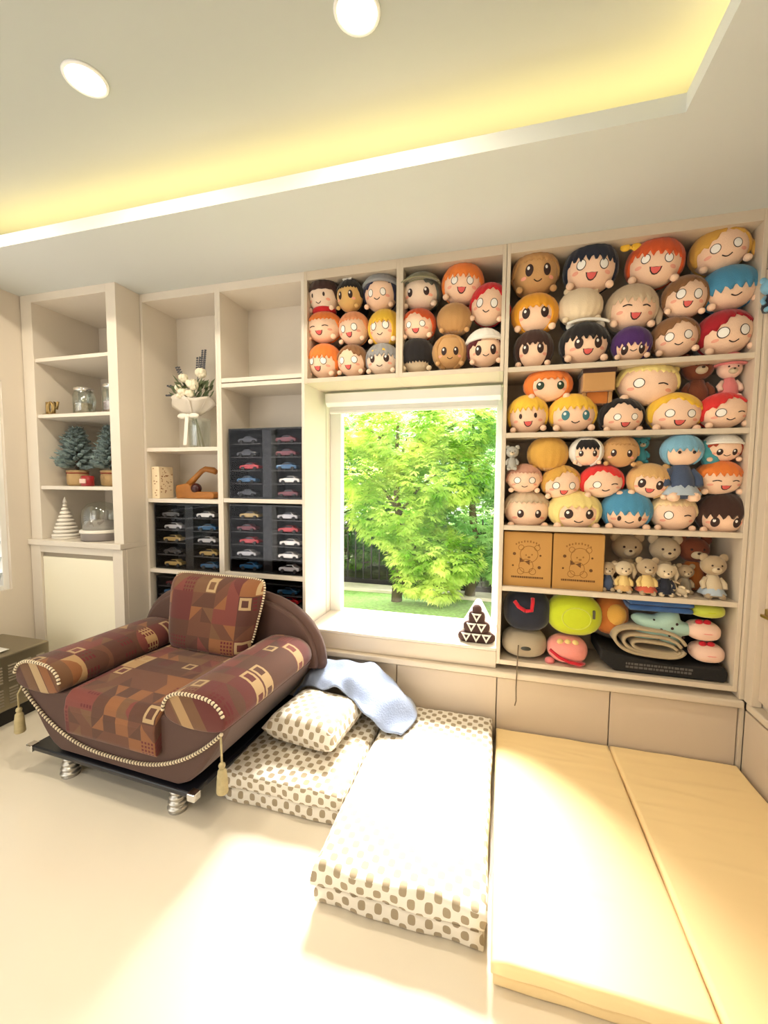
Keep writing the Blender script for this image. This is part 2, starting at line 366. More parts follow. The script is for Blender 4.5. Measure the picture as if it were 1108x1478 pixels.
def tree(label, loc, blobs, lm, n, ls, trunk=.07, cat='tree'):
    t = thing('garden_tree', label, cat, loc, group='trees outside the window')
    top = max(c[2] for c, r in blobs)
    b = MB(); b.tube([(0, 0, -.05), (.04, .02, top * .35), (-.03, .03, top * .7), (0, 0, top)], [trunk, trunk * .75, trunk * .5, trunk * .2], 9)
    for c, r in blobs:
        b.tube([(0, 0, max(.1, c[2] - r * .9)), (c[0] * .5, c[1] * .5, c[2] - r * .35), c], [trunk * .4, trunk * .28, .006], 6)
    b.build('trunk', BARK, t, smooth=True)
    b = MB(); rnd = random.Random(len(label) * 7 + n); tot = sum(r ** 2 for c, r in blobs)
    for c, r in blobs:
        k = int(n * r * r / tot / 7)
        for _ in range(k):
            d = Vector((rnd.gauss(0, 1), rnd.gauss(0, 1), rnd.gauss(0, 1))).normalized() * r * rnd.uniform(.55, 1) ** .6
            d.z *= .75
            stem = Vector(c) + d
            out = (d + Vector((0, 0, -.25 * r))).normalized()
            side = out.cross(Vector((rnd.uniform(-.4, .4), rnd.uniform(-.4, .4), 1))).normalized(); nn = side.cross(out)
            for q in range(7):                       # one spray of seven pointed leaflets
                al = (q - 3) * .42
                nn = (nn + Vector((0, 0, 1.2))).normalized() if q == 0 else nn
                dr = (out * math.cos(al) + side * math.sin(al) + nn * rnd.uniform(-.25, .25) + Vector((0, 0, -.25))).normalized()
                sd = dr.cross(nn).normalized(); L = ls * rnd.uniform(.7, 1.2); p = stem + dr * ls * .25
                b.add([p, p + dr * L * .5 + sd * L * .17, p + dr * L, p + dr * L * .5 - sd * L * .17], [(0, 1, 2, 3)])
    f = b.build('foliage', lm, t); f['kind'] = 'stuff'
    return t
tree('broad bright green tree in front of the black fence', (-1.22, 5.0, -.12), [((0, 0, 1.15), .62), ((-.5, .1, 1.65), .55), ((.5, .05, 1.6), .6), ((.1, .1, 2.05), .6), ((-.5, .2, 2.2), .5), ((.65, .1, 2.15), .5), ((.3, -.1, .75), .45), ((.65, -.05, .6), .40), ((.25, -.1, .36), .28), ((.55, -.1, .28), .25)], LG1, 42000, .08)
tree('darker green tree beyond the fence at left of the window view', (-3.4, 6.7, -.14), [((0, 0, 1.2), .8), ((.5, 0, 2.0), .8), ((-.5, 0, 2.4), .8), ((1.1, .1, 1.1), .7), ((-.9, 0, 1.3), .7), ((1.2, .2, .5), .5), ((.2, .1, .45), .5), ((-.8, .1, .5), .5)], LG2, 32000, .10)
tree('deep green tree beyond the fence behind the bright tree', (-1.5, 7.3, -.14), [((0, 0, 1.3), .9), ((-.6, 0, 2.2), .8), ((.7, 0, 2.2), .9), ((.8, 0, 1.0), .8), ((-.8, 0, .7), .7), ((.2, 0, .4), .5), ((1.7, 0, 1.6), .8), ((1.6, 0, .6), .6)], LG2, 32000, .10)
tree('cool green bushy tree at right of the window view', (-.35, 5.4, -.08), [((0, 0, 1.0), .5), ((.2, 0, 1.7), .55), ((-.2, .1, 2.1), .5), ((.5, .1, 2.2), .5), ((-.1, -.05, .5), .38), ((.4, 0, .5), .4)], LG3, 26000, .07)
tree('tall bright tree at upper left of the window view', (-2.75, 5.15, -.08), [((0, 0, 1.6), .45), ((.3, 0, 2.1), .5), ((-.3, 0, 2.2), .5), ((-.35, .1, 1.0), .4)], LG3, 14000, .075)

tree('dark hedge-like bush just behind the black fence', (-2.6, 6.35, -.14), [((-1.4 + .55 * k, .1 * (k % 2), .45 + .15 * (k % 3)), .45) for k in range(8)], LG2, 18000, .08, trunk=.03, cat='bush')
# ---------------------------------------------------------------- built-in joinery
YF, YB = 2.18, 2.478
TH = .018
def carcass(name, label, cat, x0, x1, z0, z1, shelves, yf=YF, hole=None, group=None, m=LAM, topband=True):
    t = thing(name, label, cat, ((x0 + x1) / 2, yf, z0), group=group)
    bx('side_panel', m, t, x0, x0 + TH, yf, YB, z0, z1); bx('side_panel', m, t, x1 - TH, x1, yf, YB, z0, z1)
    bx('top_panel', m, t, x0 + TH, x1 - TH, yf, YB, z1 - .048, z1); bx('bottom_panel', m, t, x0 + TH, x1 - TH, yf, YB, z0, z0 + .024)
    bx('back_panel', m, t, x0 + TH, x1 - TH, YB - .010, YB, z0 + .024, z1 - .048, 0)
    for z in shelves: bx('shelf', m, t, x0 + TH, x1 - TH, yf + .002, YB - .010, z - .012, z + .012)
    PIN = mat('shelf_pin', (120, 112, 100), .4, .6)
    return t
carcass('display_shelf', 'tall cream open shelf unit with bouquet and wooden stand', 'shelf unit', -2.19, -1.63, .40, 2.50, (.772, 1.224, 1.545), m=LAMW)
carcass('display_shelf', 'tall cream open shelf unit with two stacked car cases beside window', 'shelf unit', -1.63, -1.072, .40, 2.50, (.786, 1.235, 1.915, 1.945), m=LAMW)
carcass('overhead_cupboard', 'open cream cupboard above window, left one, packed with plush heads', 'cupboard', -1.072, -.53, 1.90, 2.50, ())
carcass('overhead_cupboard', 'open cream cupboard above window, right one beside the tall toy shelf', 'cupboard', -.53, -.002, 1.90, 2.50, ())
carcass('toy_shelf', 'wide cream built-in shelf unit filled with plush toys', 'shelf unit', 0.0, 1.045, .425, 2.50, (.820, 1.130, 1.588, 1.905))
# window apron and sill between the units
t = thing('window_sill', 'deep cream sill board below the garden window', 'sill', (-.535, YF, .40))
bx('apron', LAM, t, -1.07, -.001, YF, YF + .02, .40, .488); bx('sill_board', LAMW, t, -1.07, -.001, YF, 2.54, .488, .505, .004)
bx('recess_board', LAMW, t, -1.07, -.001, YF + .02, 2.478, .40, .47, 0)
# base cabinets under the ledge
def base_cab(x0, x1, label):
    t = thing('base_cabinet', label, 'cabinet', ((x0 + x1) / 2, 2.2, 0), group='low cabinets under the ledge')
    bx('body', LAM, t, x0 + .001, x1 - .001, 2.2, YB, 0, .362, 0)
    bx('door', DOORP, t, x0 + .0025, x1 - .0025, 2.18, 2.199, .012, .352, .002)
base_cab(-2.19, -1.63, 'low cream cabinet with plain door hidden behind the armchair at left')
base_cab(-1.63, -1.072, 'low cream cabinet with plain door behind right side of armchair')
base_cab(-1.07, -.525, 'low cream cabinet door behind the blue blanket')
base_cab(-.525, .006, 'low cream cabinet door behind the polka-dot mattress')
base_cab(.006, .534, 'low cream cabinet door below the drawstring cord')
base_cab(.534, 1.054, 'low cream cabinet door in the corner behind the cream mattress')
tag(MB().box(-2.19, 1.0635, 2.150, YB, .364, .398).build('ledge', LAM, bevel=.008, seg=3), 'long cream ledge running above the low cabinets', 'ledge')
tag(MB().box(1.056, 1.0717, 2.17, 2.47, .002, .363).build('filler_strip', LAM), 'narrow cream filler strip in the corner between low cabinets', 'strip')
bx('corner_post', LAM, None, 1.047, 1.075, 2.165, YB, .40, 2.499); tag(bpy.data.objects['corner_post'], 'cream corner post between toy shelf and right-hand cabinet', 'post')
# right-hand return
t = thing('side_cabinet', 'tall cream cabinet on the right wall beside toy shelf', 'cabinet', (1.28, 1.2, .40))
bx('frame', LAM, t, 1.062, 1.10, 2.105, 2.16, .40, 2.499); bx('side_panel', LAM, t, 1.10, 1.498, 2.142, 2.16, .40, 2.499)
bx('door', DOORP, t, 1.085, 1.104, 1.62, 2.103, .43, 1.60, .003); bx('door', DOORP, t, 1.085, 1.104, 1.10, 1.617, .43, 1.60, .003)
bx('shelf', LAM, t, 1.075, 1.498, .9, 2.10, 1.61, 1.64); bx('body', LAM, t, 1.105, 1.498, .9, 2.14, .40, 1.60, 0); bx('top_panel', LAM, t, 1.075, 1.498, .9, 2.10, 2.45, 2.499)
bx('shelf', LAM, t, 1.075, 1.498, .9, 2.10, 2.055, 2.079)
bx('back_panel', LAM, t, 1.485, 1.498, .9, 2.14, 1.64, 2.45, 0)
h = MB().box(1.07, 1.085, 2.06, 2.075, .80, .84); h.box(1.055, 1.07, 2.02, 2.075, .805, .817); h.build('handle', mat('brass', (190, 165, 110), .3, 1), t, world=True, bevel=.002)
t = thing('base_cabinet', 'low cream cabinet on the right wall beside the cream mattress', 'cabinet', (1.3, 1.6, 0))
bx('body', LAM, t, 1.09, 1.498, .9, 2.177, 0, .362, 0); bx('door', DOORP, t, 1.072, 1.089, 1.55, 2.165, .012, .352, .002); bx('door', DOORP, t, 1.072, 1.089, .93, 1.547, .012, .352, .002)
tag(MB().box(1.064, 1.498, .9, 2.149, .364, .398).build('ledge', LAM, bevel=.008, seg=3), 'cream ledge along the right wall above low cabinet', 'ledge')

# corner display cabinet at the left
t = carcass('corner_display_cabinet', 'white open shelves above deep white cupboard in left corner', 'cabinet', -2.945, -2.192, .965, 2.50, (), yf=2.01, m=LAMW)
for c in list(t.children):
    if c.name.startswith('side_panel') or c.name.startswith('top_panel') or c.name.startswith('bottom_panel'): bpy.data.objects.remove(c)
bx('side_panel', LAMW, t, -2.945, -2.853, 2.01, YB, .965, 2.50); bx('side_panel', LAMW, t, -2.264, -2.192, 2.01, YB, .965, 2.50)
bx('top_panel', LAMW, t, -2.853, -2.264, 2.01, YB, 2.452, 2.50)
for z in (1.300, 1.752, 2.10): bx('shelf', LAMW, t, -2.853, -2.264, 2.018, YB - .01, z - .011, z + .011)
bx('worktop', LAMW, t, -2.948, -2.192, 1.985, YB, .930, .966, .004)
bx('body', LAMW, t, -2.945, -2.192, 2.03, YB, 0, .930, 0)
bx('door_frame', LAMW, t, -2.945, -2.86, 2.0, 2.03, 0, .928); bx('door_frame', LAMW, t, -2.27, -2.194, 2.0, 2.03, 0, .928); bx('door_frame', LAMW, t, -2.86, -2.27, 2.0, 2.03, .885, .928)
bx('door', mat('cream_gloss_panel', (252, 246, 224), .3), t, -2.858, -2.272, 2.012, 2.03, .01, .855, .003)
bx('rail_shadow_strip', mat('painted_rail_shadow', (170, 158, 140), .6), t, -2.858, -2.272, 2.022, 2.03, .855, .885, 0)  # darker strip paints the shadow beneath the top rail
# ---------------------------------------------------------------- mattresses, cushion, blanket
POLKA = polka_mat()
CREAM = mat('cream_cotton', (250, 222, 166), .9, bump=0, sheen=.2)
def crease(m):
    nt = m.node_tree; tc = nt.nodes.new('ShaderNodeTexCoord'); mp = nt.nodes.new('ShaderNodeMapping'); mp.inputs['Scale'].default_value = (1.1, 5.5, 1.0); mp.inputs['Rotation'].default_value = (0, 0, .25)
    n = nt.nodes.new('ShaderNodeTexNoise'); n.noise_type = 'RIDGED_MULTIFRACTAL'; n.inputs['Scale'].default_value = 2.2; n.inputs['Detail'].default_value = 2; n.inputs['Distortion'].default_value = .6
    bp = nt.nodes.new('ShaderNodeBump'); bp.inputs['Strength'].default_value = .45; bp.inputs['Distance'].default_value = .012
    nt.links.new(tc.outputs['Object'], mp.inputs[0]); nt.links.new(mp.outputs[0], n.inputs['Vector']); nt.links.new(n.outputs[0], bp.inputs['Height']); nt.links.new(bp.outputs[0], nt.nodes['Principled BSDF'].inputs['Normal'])
crease(CREAM)
def pad(b, x0, x1, y0, y1, z0, z1, r, sag=.004, seed=1, pin=0.0):
    """a soft rounded slab: rings of a rounded rectangle from bottom to top"""
    rnd = random.Random(seed); prof = []
    n = 5
    for i in range(n + 1): a = -PI / 2 + PI / 2 * i / n; prof.append((r * (1 - math.cos(a)), z0 + r * (1 + math.sin(a))))
    for i in range(n + 1): a = PI / 2 * i / n; prof.append((r * (1 - math.cos(a)), z1 - r * (1 - math.sin(a))))
    NX, NY = 14, 22; loop = []
    for i in range(NX): loop.append((i / NX, 0))
    for j in range(NY): loop.append((1, j / NY))
    for i in range(NX): loop.append((1 - i / NX, 1))
    for j in range(NY): loop.append((0, 1 - j / NY))
    ph = [rnd.uniform(0, 6) for _ in range(6)]
    def wob(u, v): return sag * (math.sin(9 * u + ph[0]) * math.sin(11 * v + ph[1]) + .6 * math.sin(19 * u + 7 * v + ph[2]))
    vs = []; fs = []; L = len(loop)
    for inset, z in prof:
        for u, v in loop:
            x = x0 + inset + u * (x1 - x0 - 2 * inset); y = y0 + inset + v * (y1 - y0 - 2 * inset)
            k = 1 - abs(2 * (z - z0) / (z1 - z0) - 1)
            e_ = max(0, 1 - inset / r)
            if v in (0, 1): y += wob(u, z * 4) * (1 if v == 0 else 0) * 1.2 * e_
            if u in (0, 1): x += wob(v, z * 4) * .6 * e_
            vs.append((x, y, z + (wob(u, v) * .5 if z > (z0 + z1) / 2 else 0)))
    for i in range(len(prof) - 1):
        for j in range(L): k = (j + 1) % L; fs.append((i * L + j, i * L + k, (i + 1) * L + k, (i + 1) * L + j))
    b.add(vs, fs)
    inset = prof[-1][0]
    def top(zz, s):
        def fn(u, v): return (x0 + inset + u * (x1 - x0 - 2 * inset), y0 + inset + v * (y1 - y0 - 2 * inset), zz + (wob(u, v) * .5 + sag * 1.5 * math.sin(PI * u) * math.sin(PI * v) if s else 0))
        return fn
    b.grid(top(z1, 1), NX, NY); b.grid(top(z0, 0), 1, 1)
    return b
def mattress(name, label, x0, x1, y0, y1, h, m, r, seeds, group, sag=.005):
    t = thing(name, label, 'mattress', ((x0 + x1) / 2, (y0 + y1) / 2, 0), group=group)
    pad(MB(), x0 + .006, x1 - .004, y0 + .012, y1, .002, h * .5 - .001, r, sag * .7, seeds).build('lower_layer', m, t, world=True, smooth=True)
    pad(MB(), x0, x1, y0, y1, h * .5, h, r, sag, seeds + 1).build('upper_layer', m, t, world=True, smooth=True)
    return t
mattress('folded_mattress', 'smaller polka-dot folded mattress beside the armchair with cushion on it', -1.088, -.555, 1.43, 2.165, .145, POLKA, .022, 3, 'folded polka-dot mattresses')
mattress('folded_mattress', 'long polka-dot folded mattress in front of the window', -.545, -.008, 1.135, 2.165, .148, POLKA, .022, 5, 'folded polka-dot mattresses')
mattress('folded_mattress', 'plain cream folded mattress next to the polka-dot one', .008, .533, 1.065, 2.168, .094, CREAM, .014, 8, 'plain cream mattresses', .0022)
mattress('folded_mattress', 'plain cream folded mattress against the right-hand cabinet', .538, 1.058, 1.05, 2.168, .096, CREAM, .014, 11, 'plain cream mattresses', .0022)
# square cushion
def cushion(b, w, d, h, n=18, pinch=.12):
    for sgn in (1, -1):
        def fn(u, v, sgn=sgn):
            a, c = 2 * u - 1, 2 * v - 1
            ed = (1 - a ** 4) * (1 - c ** 4)
            x = a * w / 2 * (1 - pinch * (1 - c * c) * abs(a) ** 3 * .5); y = c * d / 2 * (1 - pinch * (1 - a * a) * abs(c) ** 3 * .5)
            return (x, y, sgn * h / 2 * max(0, ed) ** .42)
        b.grid(fn, n, n)
    return b
o = cushion(MB(), .36, .37, .15).build('square_cushion', POLKA, loc=(-.82, 1.78, .225), smooth=True); o.rotation_euler = (math.radians(-3), math.radians(2), math.radians(-4)); tag(o, 'polka-dot square cushion lying on smaller polka-dot mattress', 'cushion')
# blue blanket heaped over the mattress
BG = [[(-1.06, 2.135, .17), (-.98, 2.14, .27), (-.80, 2.14, .33), (-.62, 2.14, .31), (-.47, 2.135, .21), (-.41, 2.12, .165)],
      [(-1.06, 2.09, .19), (-.97, 2.09, .32), (-.80, 2.085, .375), (-.63, 2.08, .36), (-.48, 2.05, .28), (-.38, 2.02, .17)],
      [(-1.055, 2.04, .19), (-.96, 2.0, .315), (-.80, 1.975, .35), (-.65, 1.95, .325), (-.50, 1.94, .26), (-.385, 1.95, .17)],
      [(-1.06, 2.00, .185), (-.95, 1.945, .28), (-.79, 1.905, .318), (-.66, 1.875, .28), (-.53, 1.835, .19), (-.42, 1.85, .165)]]
def crom(P, t):
    n = len(P) - 1; f = min(t * n, n - 1e-6); i = int(f); f -= i
    a, b_, c, d = (Vector(P[max(0, i - 1)]), Vector(P[i]), Vector(P[i + 1]), Vector(P[min(n, i + 2)]))
    return .5 * ((2 * b_) + (c - a) * f + (2 * a - 5 * b_ + 4 * c - d) * f * f + (3 * b_ - a - 3 * c + d) * f ** 3)
def blank(u, v):
    p = crom([crom(row, u) for row in BG], v)
    w = math.sin(PI * u) ** .5
    p.z += w * (.012 * math.sin(u * 21 + 5 * v) + .008 * math.sin(u * 37 - 9 * v + 1) + .006 * math.sin(v * 14 + 8 * u))
    p.y -= .012 * w * math.sin(u * 17 + 2) * v
    return p
t = thing('blue_blanket', 'crumpled pale blue fleece blanket heaped against the low cabinets', 'blanket', (-.82, 2.0, .15))
o = MB().grid(blank, 46, 22).build('cloth', mat('blue_fleece', (142, 156, 186), .95, bump=.5, bscale=120, sheen=.5, var=.06), t, world=True, smooth=True, solid=.014, sub=1)

# ---------------------------------------------------------------- armchair
BRN = mat('brown_suede', (86, 60, 52), .75, bump=.15, bscale=300, sheen=.2, var=.06)
ROPEC = mat('cream_cord', (222, 208, 178), .8); ROPEB = mat('brown_cord', (74, 48, 38), .8)
TASS = mat('gold_tassel', (186, 170, 128), .7, var=.15, vscale=60)
ch = thing('lounge_armchair', 'brown boat-shaped armchair with patchwork cushions, rope trim and tassels', 'armchair', (-1.52, 1.72, 0), math.radians(-3.1))
FY, BY = -.385, .37
def hull(z):   # half width of the boat-shaped body at height z
    k = max(0, min(1, (z - .14) / .27)); return .34 + .225 * k ** .62
prof = [(hull(z), z) for z in [.14 + .27 * i / 12 for i in range(13)]]
poly = [(-w, z) for w, z in reversed(prof)] + [(w, z) for w, z in prof]
b = MB(); n = len(poly); ys = [FY, FY + .012, FY + .04, 0, BY - .03, BY]
sc = [.965, .99, 1, 1, 1, .98]
vs = []; fs = []
for y, s in zip(ys, sc):
    for x, z in poly: vs.append((x * s, y, .14 + (z - .14) * (1 if s > .98 else .99)))
for i in range(len(ys) - 1):
    for j in range(n): k = (j + 1) % n; fs.append((i * n + j, i * n + k, (i + 1) * n + k, (i + 1) * n + j))
fs.append(tuple(range(n - 1, -1, -1))); fs.append(tuple((len(ys) - 1) * n + j for j in range(n)))
b.add(vs, fs); o = b.build('body', BRN, ch, smooth=False, bevel=.012, seg=3)
# curved back board
arc = [(.595 * math.copysign(abs(math.cos(a)) ** .72, math.cos(a)), .36 + .36 * abs(math.sin(a)) ** .86) for a in [PI * i / 28 for i in range(29)]]
b = MB(); b.prism(arc, BY - .085, BY + .03, 'y'); b.build('back_board', BRN, ch, bevel=.018, seg=3)
b = MB(); b.tube([(x, BY - .028, z) for x, z in arc], .034, 10); b.build('back_roll', BRN, ch, smooth=True)
# patchwork cushions
PS = patch_mat('patchwork_seat', 'seat', .068, 0.); PB = patch_mat('patchwork_back', 'back', .074, 3.); PA = patch_mat('patchwork_arm', 'arm', .066, 6.)
b = MB()
sp = [(FY - .018, .245), (FY - .03, .26), (FY - .034, .36), (FY - .024, .41), (FY + .005, .435), (-.1, .445), (.2, .435), (.30, .43), (.30, .36), (FY + .03, .36), (FY + .012, .26)]
b.prism(sp, -.255, .255, 'x'); b.build('seat_cushion', PS, ch, bevel=.010, seg=3)
def bolster(sx):
    b = MB(); L0, L1 = FY - .02, .27; N = 26; M = 12; vs = []; fs = []
    for i in range(M + 1):
        t_ = i / M; y = L0 + (L1 - L0) * t_
        s_ = 1.0 if 0 < i < M else .97
        for j in range(N):
            a = 2 * PI * j / N; e = .75
            vs.append((sx * .435 + .150 * s_ * math.copysign(abs(math.cos(a)) ** e, math.cos(a)), y, .468 - sx * .0 + .072 * s_ * math.copysign(abs(math.sin(a)) ** .85, math.sin(a)) + (-.018 * (abs(math.cos(a)) ** 3) * (1 if sx * math.cos(a) > 0 else .6))))
    for i in range(M):
        for j in range(N): k = (j + 1) % N; fs.append((i * N + j, i * N + k, (i + 1) * N + k, (i + 1) * N + j))
    fs.append(tuple(range(N - 1, -1, -1))); fs.append(tuple(M * N + j for j in range(N)))
    b.add(vs, fs); o = b.build('arm_bolster', PA, ch, bevel=.008, seg=2)
    for p in o.data.polygons: p.use_smooth = True
    ring = [vs[j] for j in range(N)]
    r2 = [(x, y - .002, z) for x, y, z in ring if z > .455]
    r2.sort(key=lambda p: p[0]); rope(r2, o)
    return o
def resample(pts, step):
    pts = [Vector(p) for p in pts]; out = [pts[0]]; acc = 0
    for a, c in zip(pts, pts[1:]):
        d = (c - a).length; s_ = step - acc
        while s_ <= d: out.append(a + (c - a) * (s_ / d)); s_ += step
        acc = (acc + d) % step
    return out
def rope(pts, parent, r=.0075):
    o = MB().tube(pts, r * .8, 6).build('rope_trim', ROPEB, parent, smooth=True)
    b = MB()
    for p in resample(pts, r * 2.1): b.sph(p, (r * 1.05, r * 1.05, r * 1.05), 8, 5)
    b.build('rope_strand', ROPEC, parent, smooth=True)
    return o
bolster(-1); bolster(1)
u = [(.555 * x, .185 + .215 * abs(x) ** 2.6) for x in [-1 + i / 24 for i in range(49)]]
rope([(x, FY - .008, z) for x, z in u], ch)
# back cushion, a padded trapezium leaning back
b = MB()
for sgn in (1, -1):
    def fn(uu, vv, sgn=sgn):
        a, c = 2 * uu - 1, 2 * vv - 1; ed = max(0, (1 - a ** 6) * (1 - c ** 6))
        w = .255 + .065 * vv; k_ = 1 - .10 * (a * c) ** 4
        z = .64 + .20 * c * k_ + .01 * a * a * c
        return (a * w * k_, .165 + .10 * vv + sgn * .075 * ed ** .45, z)
    b.grid(fn, 20, 20)
bc = b.build('back_cushion', PB, ch, loc=(.005, 0, -.015), smooth=True)
edge = []
for q in [(-1, -.4 + .2 * i) for i in range(8)] + [(-1 + .1 * i, 1) for i in range(21)] + [(1, 1 - .2 * i) for i in range(9)]:
    a, c = q; vv = (c + 1) / 2; k_ = 1 - .10 * (a * c) ** 4; edge.append((a * (.255 + .065 * vv) * k_, .165 + .10 * vv, .64 + .20 * c * k_ + .01 * a * a * c))
rope(edge, bc, .0065)
# base board on coiled feet
PLM = mat('navy_black_lacquer', (24, 26, 34), .3)
MB().box(-.51, .415, -.40, .40, .110, .134).build('base_board', PLM, ch, bevel=.006)
for sx in (-1, 1):
    xc = -.048 + sx * .4625; MB().box(xc - .019, xc + .019, -.408, -.37, .104, .137).build('corner_cap', CHROME, ch, bevel=.004)
    for y in (-.345, .32):
        f = MB(); prf = []
        for i in range(25):
            z = .110 * (1 - i / 24); prf.append((.020 + .020 * (i / 24) ** .8 * (1 if i < 22 else .9) + .005 * math.sin(i * PI / 2.4), z))
        f.lathe(prf[::-1], (-.022 + sx * .312, y, 0), 18); f.build('foot', mat('satin_silver', (200, 196, 188), .3, .85), ch, smooth=True)
for sx, zt in ((-1, .40), (1, .395)):
    x = sx * .565
    b = MB(); b.tube([(x - .01 * sx, FY - .012, zt), (x, FY - .022, zt - .03), (x + .002, FY - .022, zt - .10)], .004, 6)
    b.sph((x + .002, FY - .022, zt - .105), .013, 10, 8)
    b.lathe([(.009, -.115), (.016, -.125), (.019, -.15), (.022, -.205), (.020, -.21)], (x + .002, FY - .022, zt), 22, wob=lambda a, z: 1 + .10 * math.sin(a * 11))
    b.build('tassel', TASS, ch, smooth=True)

# ---------------------------------------------------------------- metal cabinet at the left with paper
MET = mat('champagne_metal', (150, 140, 118), .35, .75, var=.05)
t = thing('metal_console', 'low champagne metal cabinet with louvred vents beside the armchair', 'cabinet', (-2.74, 1.35, 0))
MB().box(-2.935, -2.55, .75, 1.81, .095, .405).build('body', MET, t, world=True, bevel=.014, seg=3)
bx('shadow_plinth', mat('plinth_shadow_dark', (38, 34, 30), .6), t, -2.90, -2.60, .80, 1.78, 0, .095)  # base fills the gap below, its dark colour standing for the shadow there
b = MB()
for k in range(14):
    y1 = 1.775 - k * .072
    for r in range(2):
        for i in range(6):
            z = .345 - r * .125 - i * .0165
            b.add([(-2.5495, y1 - .045, z), (-2.5495, y1, z), (-2.5455, y1, z - .008), (-2.5455, y1 - .045, z - .008), (-2.5495, y1, z - .010), (-2.5495, y1 - .045, z - .010)], [(0, 1, 2, 3), (3, 2, 4, 5)])
o = b.build('louvre', mat('louvre_metal', (176, 166, 146), .4, .7), t, world=True); o['kind'] = 'stuff'
def sheet(uu, vv): return (-2.90 + .30 * uu, 1.36 + .27 * vv, .412 + .035 * (1 - uu) ** 2 * (.4 + .6 * vv))
tag(MB().grid(sheet, 10, 6).build('paper_sheet', mat('white_paper', (245, 244, 240), .7), solid=.002, smooth=True), 'curled white paper sheet lying on the metal cabinet', 'paper')
# ---------------------------------------------------------------- plush heads
HC = dict(dkbrown=(62, 38, 30), black=(30, 26, 28), navy=(44, 44, 70), orange=(236, 128, 52), peach=(238, 158, 110), yellow=(244, 196, 62), brown=(140, 98, 62), grey=(150, 150, 152), dkgrey=(84, 84, 76),
          red=(206, 36, 44), redorange=(214, 88, 38), tan=(192, 146, 92), nearblack=(30, 36, 54), gold=(214, 164, 74), amber=(240, 166, 44), cream=(236, 216, 184), beige=(206, 184, 154), blue=(74, 144, 184), purple=(74, 38, 104),
          crimson=(164, 22, 36), wine=(88, 26, 34), paleyellow=(240, 220, 142), scarlet=(222, 52, 50), rust=(168, 66, 40), rosebrown=(206, 152, 128), sand=(216, 172, 112), blond=(240, 214, 166),
          white=(238, 234, 226), olive=(136, 132, 104), pale=(238, 214, 192), face=(250, 212, 182), yellowskin=(222, 180, 112), tanskin=(206, 160, 106))
def fab(key): return mat('plush_' + key, HC[key], .92, bump=.35, bscale=260, sheen=.35, var=.05, vscale=12)
INK = mat('embroidery_dark', (52, 30, 26), .7); EYEW = mat('embroidery_white', (250, 246, 240), .6); PINK = mat('embroidery_pink', (224, 96, 92), .7); CHEEK = mat('cheek_blush', (240, 170, 146), .9)
GRN = mat('embroidery_green', (28, 54, 38), .6); TEAL = mat('embroidery_teal', (60, 120, 130), .6)
def ell(a, b, n=18): return [(a * math.cos(2 * PI * i / n), b * math.sin(2 * PI * i / n)) for i in range(n)]
def decal(name, m, par, H, c, pts, k, rings=3):
    """a patch of felt lying on the front of the ellipsoid H = (hx, hy, hz, zc)"""
    hx, hy, hz, zc = H
    def P(a, b): return (a, -hy * math.sqrt(max(.03, 1 - (a / hx) ** 2 - (b / hz) ** 2)) * k - .0005, zc + b)
    b = MB(); vs = [P(*c)]; n = len(pts); fs = []
    for r in range(1, rings + 1):
        for p in pts: vs.append(P(c[0] + p[0] * r / rings, c[1] + p[1] * r / rings))
    for j in range(n): fs.append((0, 1 + j, 1 + (j + 1) % n))
    for r in range(rings - 1):
        for j in range(n): q = (j + 1) % n; fs.append((1 + r * n + j, 1 + r * n + q, 1 + (r + 1) * n + q, 1 + (r + 1) * n + j))
    b.add(vs, fs)
    return b.build(name, m, par, smooth=True)
def sstep(x, a, b): t = max(0, min(1, (x - a) / (b - a))); return t * t * (3 - 2 * t)
def tri(x): x = x % 1; return 1 - abs(2 * x - 1)
def hairline(style, p, sd, off=0):
    a = abs(p)
    F = {'short': (34, 9, 8, -12), 'zig': (26, 18, 7, -32), 'long': (24, 12, 7, -68), 'fringe': (-12, 10, 9, -50), 'fringe2': (9, 18, 6, -55), 'bowl': (20, 2, 4, -18), 'back': (-50, 3, 5, -60), 'hooded': (38, 4, 6, -20), 'flat': (22, 0, 1, 14), 'hood': (52, 0, 1, -74)}
    if style == 'part':
        fr = 52 - 34 * sstep(-p + sd * 12, 0, 55) - 26 * sstep(p - sd * 12, 4, 50) - 10 * tri(p / 19 + .3); side = -30
    else:
        f, z, n, side = F[style]; fr = f - z * tri(p / (110 / n) + sd * .1)
    fr -= off if style not in ('flat', 'hood') else 0
    lo, hi = (40, 58) if style in ('long', 'hood') else (52, 78)
    w = sstep(a, lo, hi); bk = sstep(a, 100, 140)
    return (fr * (1 - w) + side * w) * (1 - bk) + (-62 if style != 'flat' else 10) * bk
def shell(H, style, k, sd, off=0, n=84, m=9):
    hx, hy, hz, zc = H; b = MB(); vs = []; fs = []
    for i in range(n):
        p = -180 + 360 * i / n; lh = math.radians(hairline(style, p, sd, off)); pr = math.radians(p)
        for j in range(m + 2):
            if j <= m: la = PI / 2 + (lh - PI / 2) * (j / m); s_ = k * (1 + .012 * math.sin(pr * 17) * math.sin(PI * j / m * .5))
            else: la = lh; s_ = .965
            vs.append((hx * s_ * math.cos(la) * math.sin(pr), -hy * s_ * math.cos(la) * math.cos(pr), zc + hz * s_ * math.sin(la)))
    q = m + 2
    for i in range(n):
        i2 = (i + 1) % n
        for j in range(m + 1): fs.append((i * q + j, i2 * q + j, i2 * q + j + 1, i * q + j + 1))
    return b.add(vs, fs)
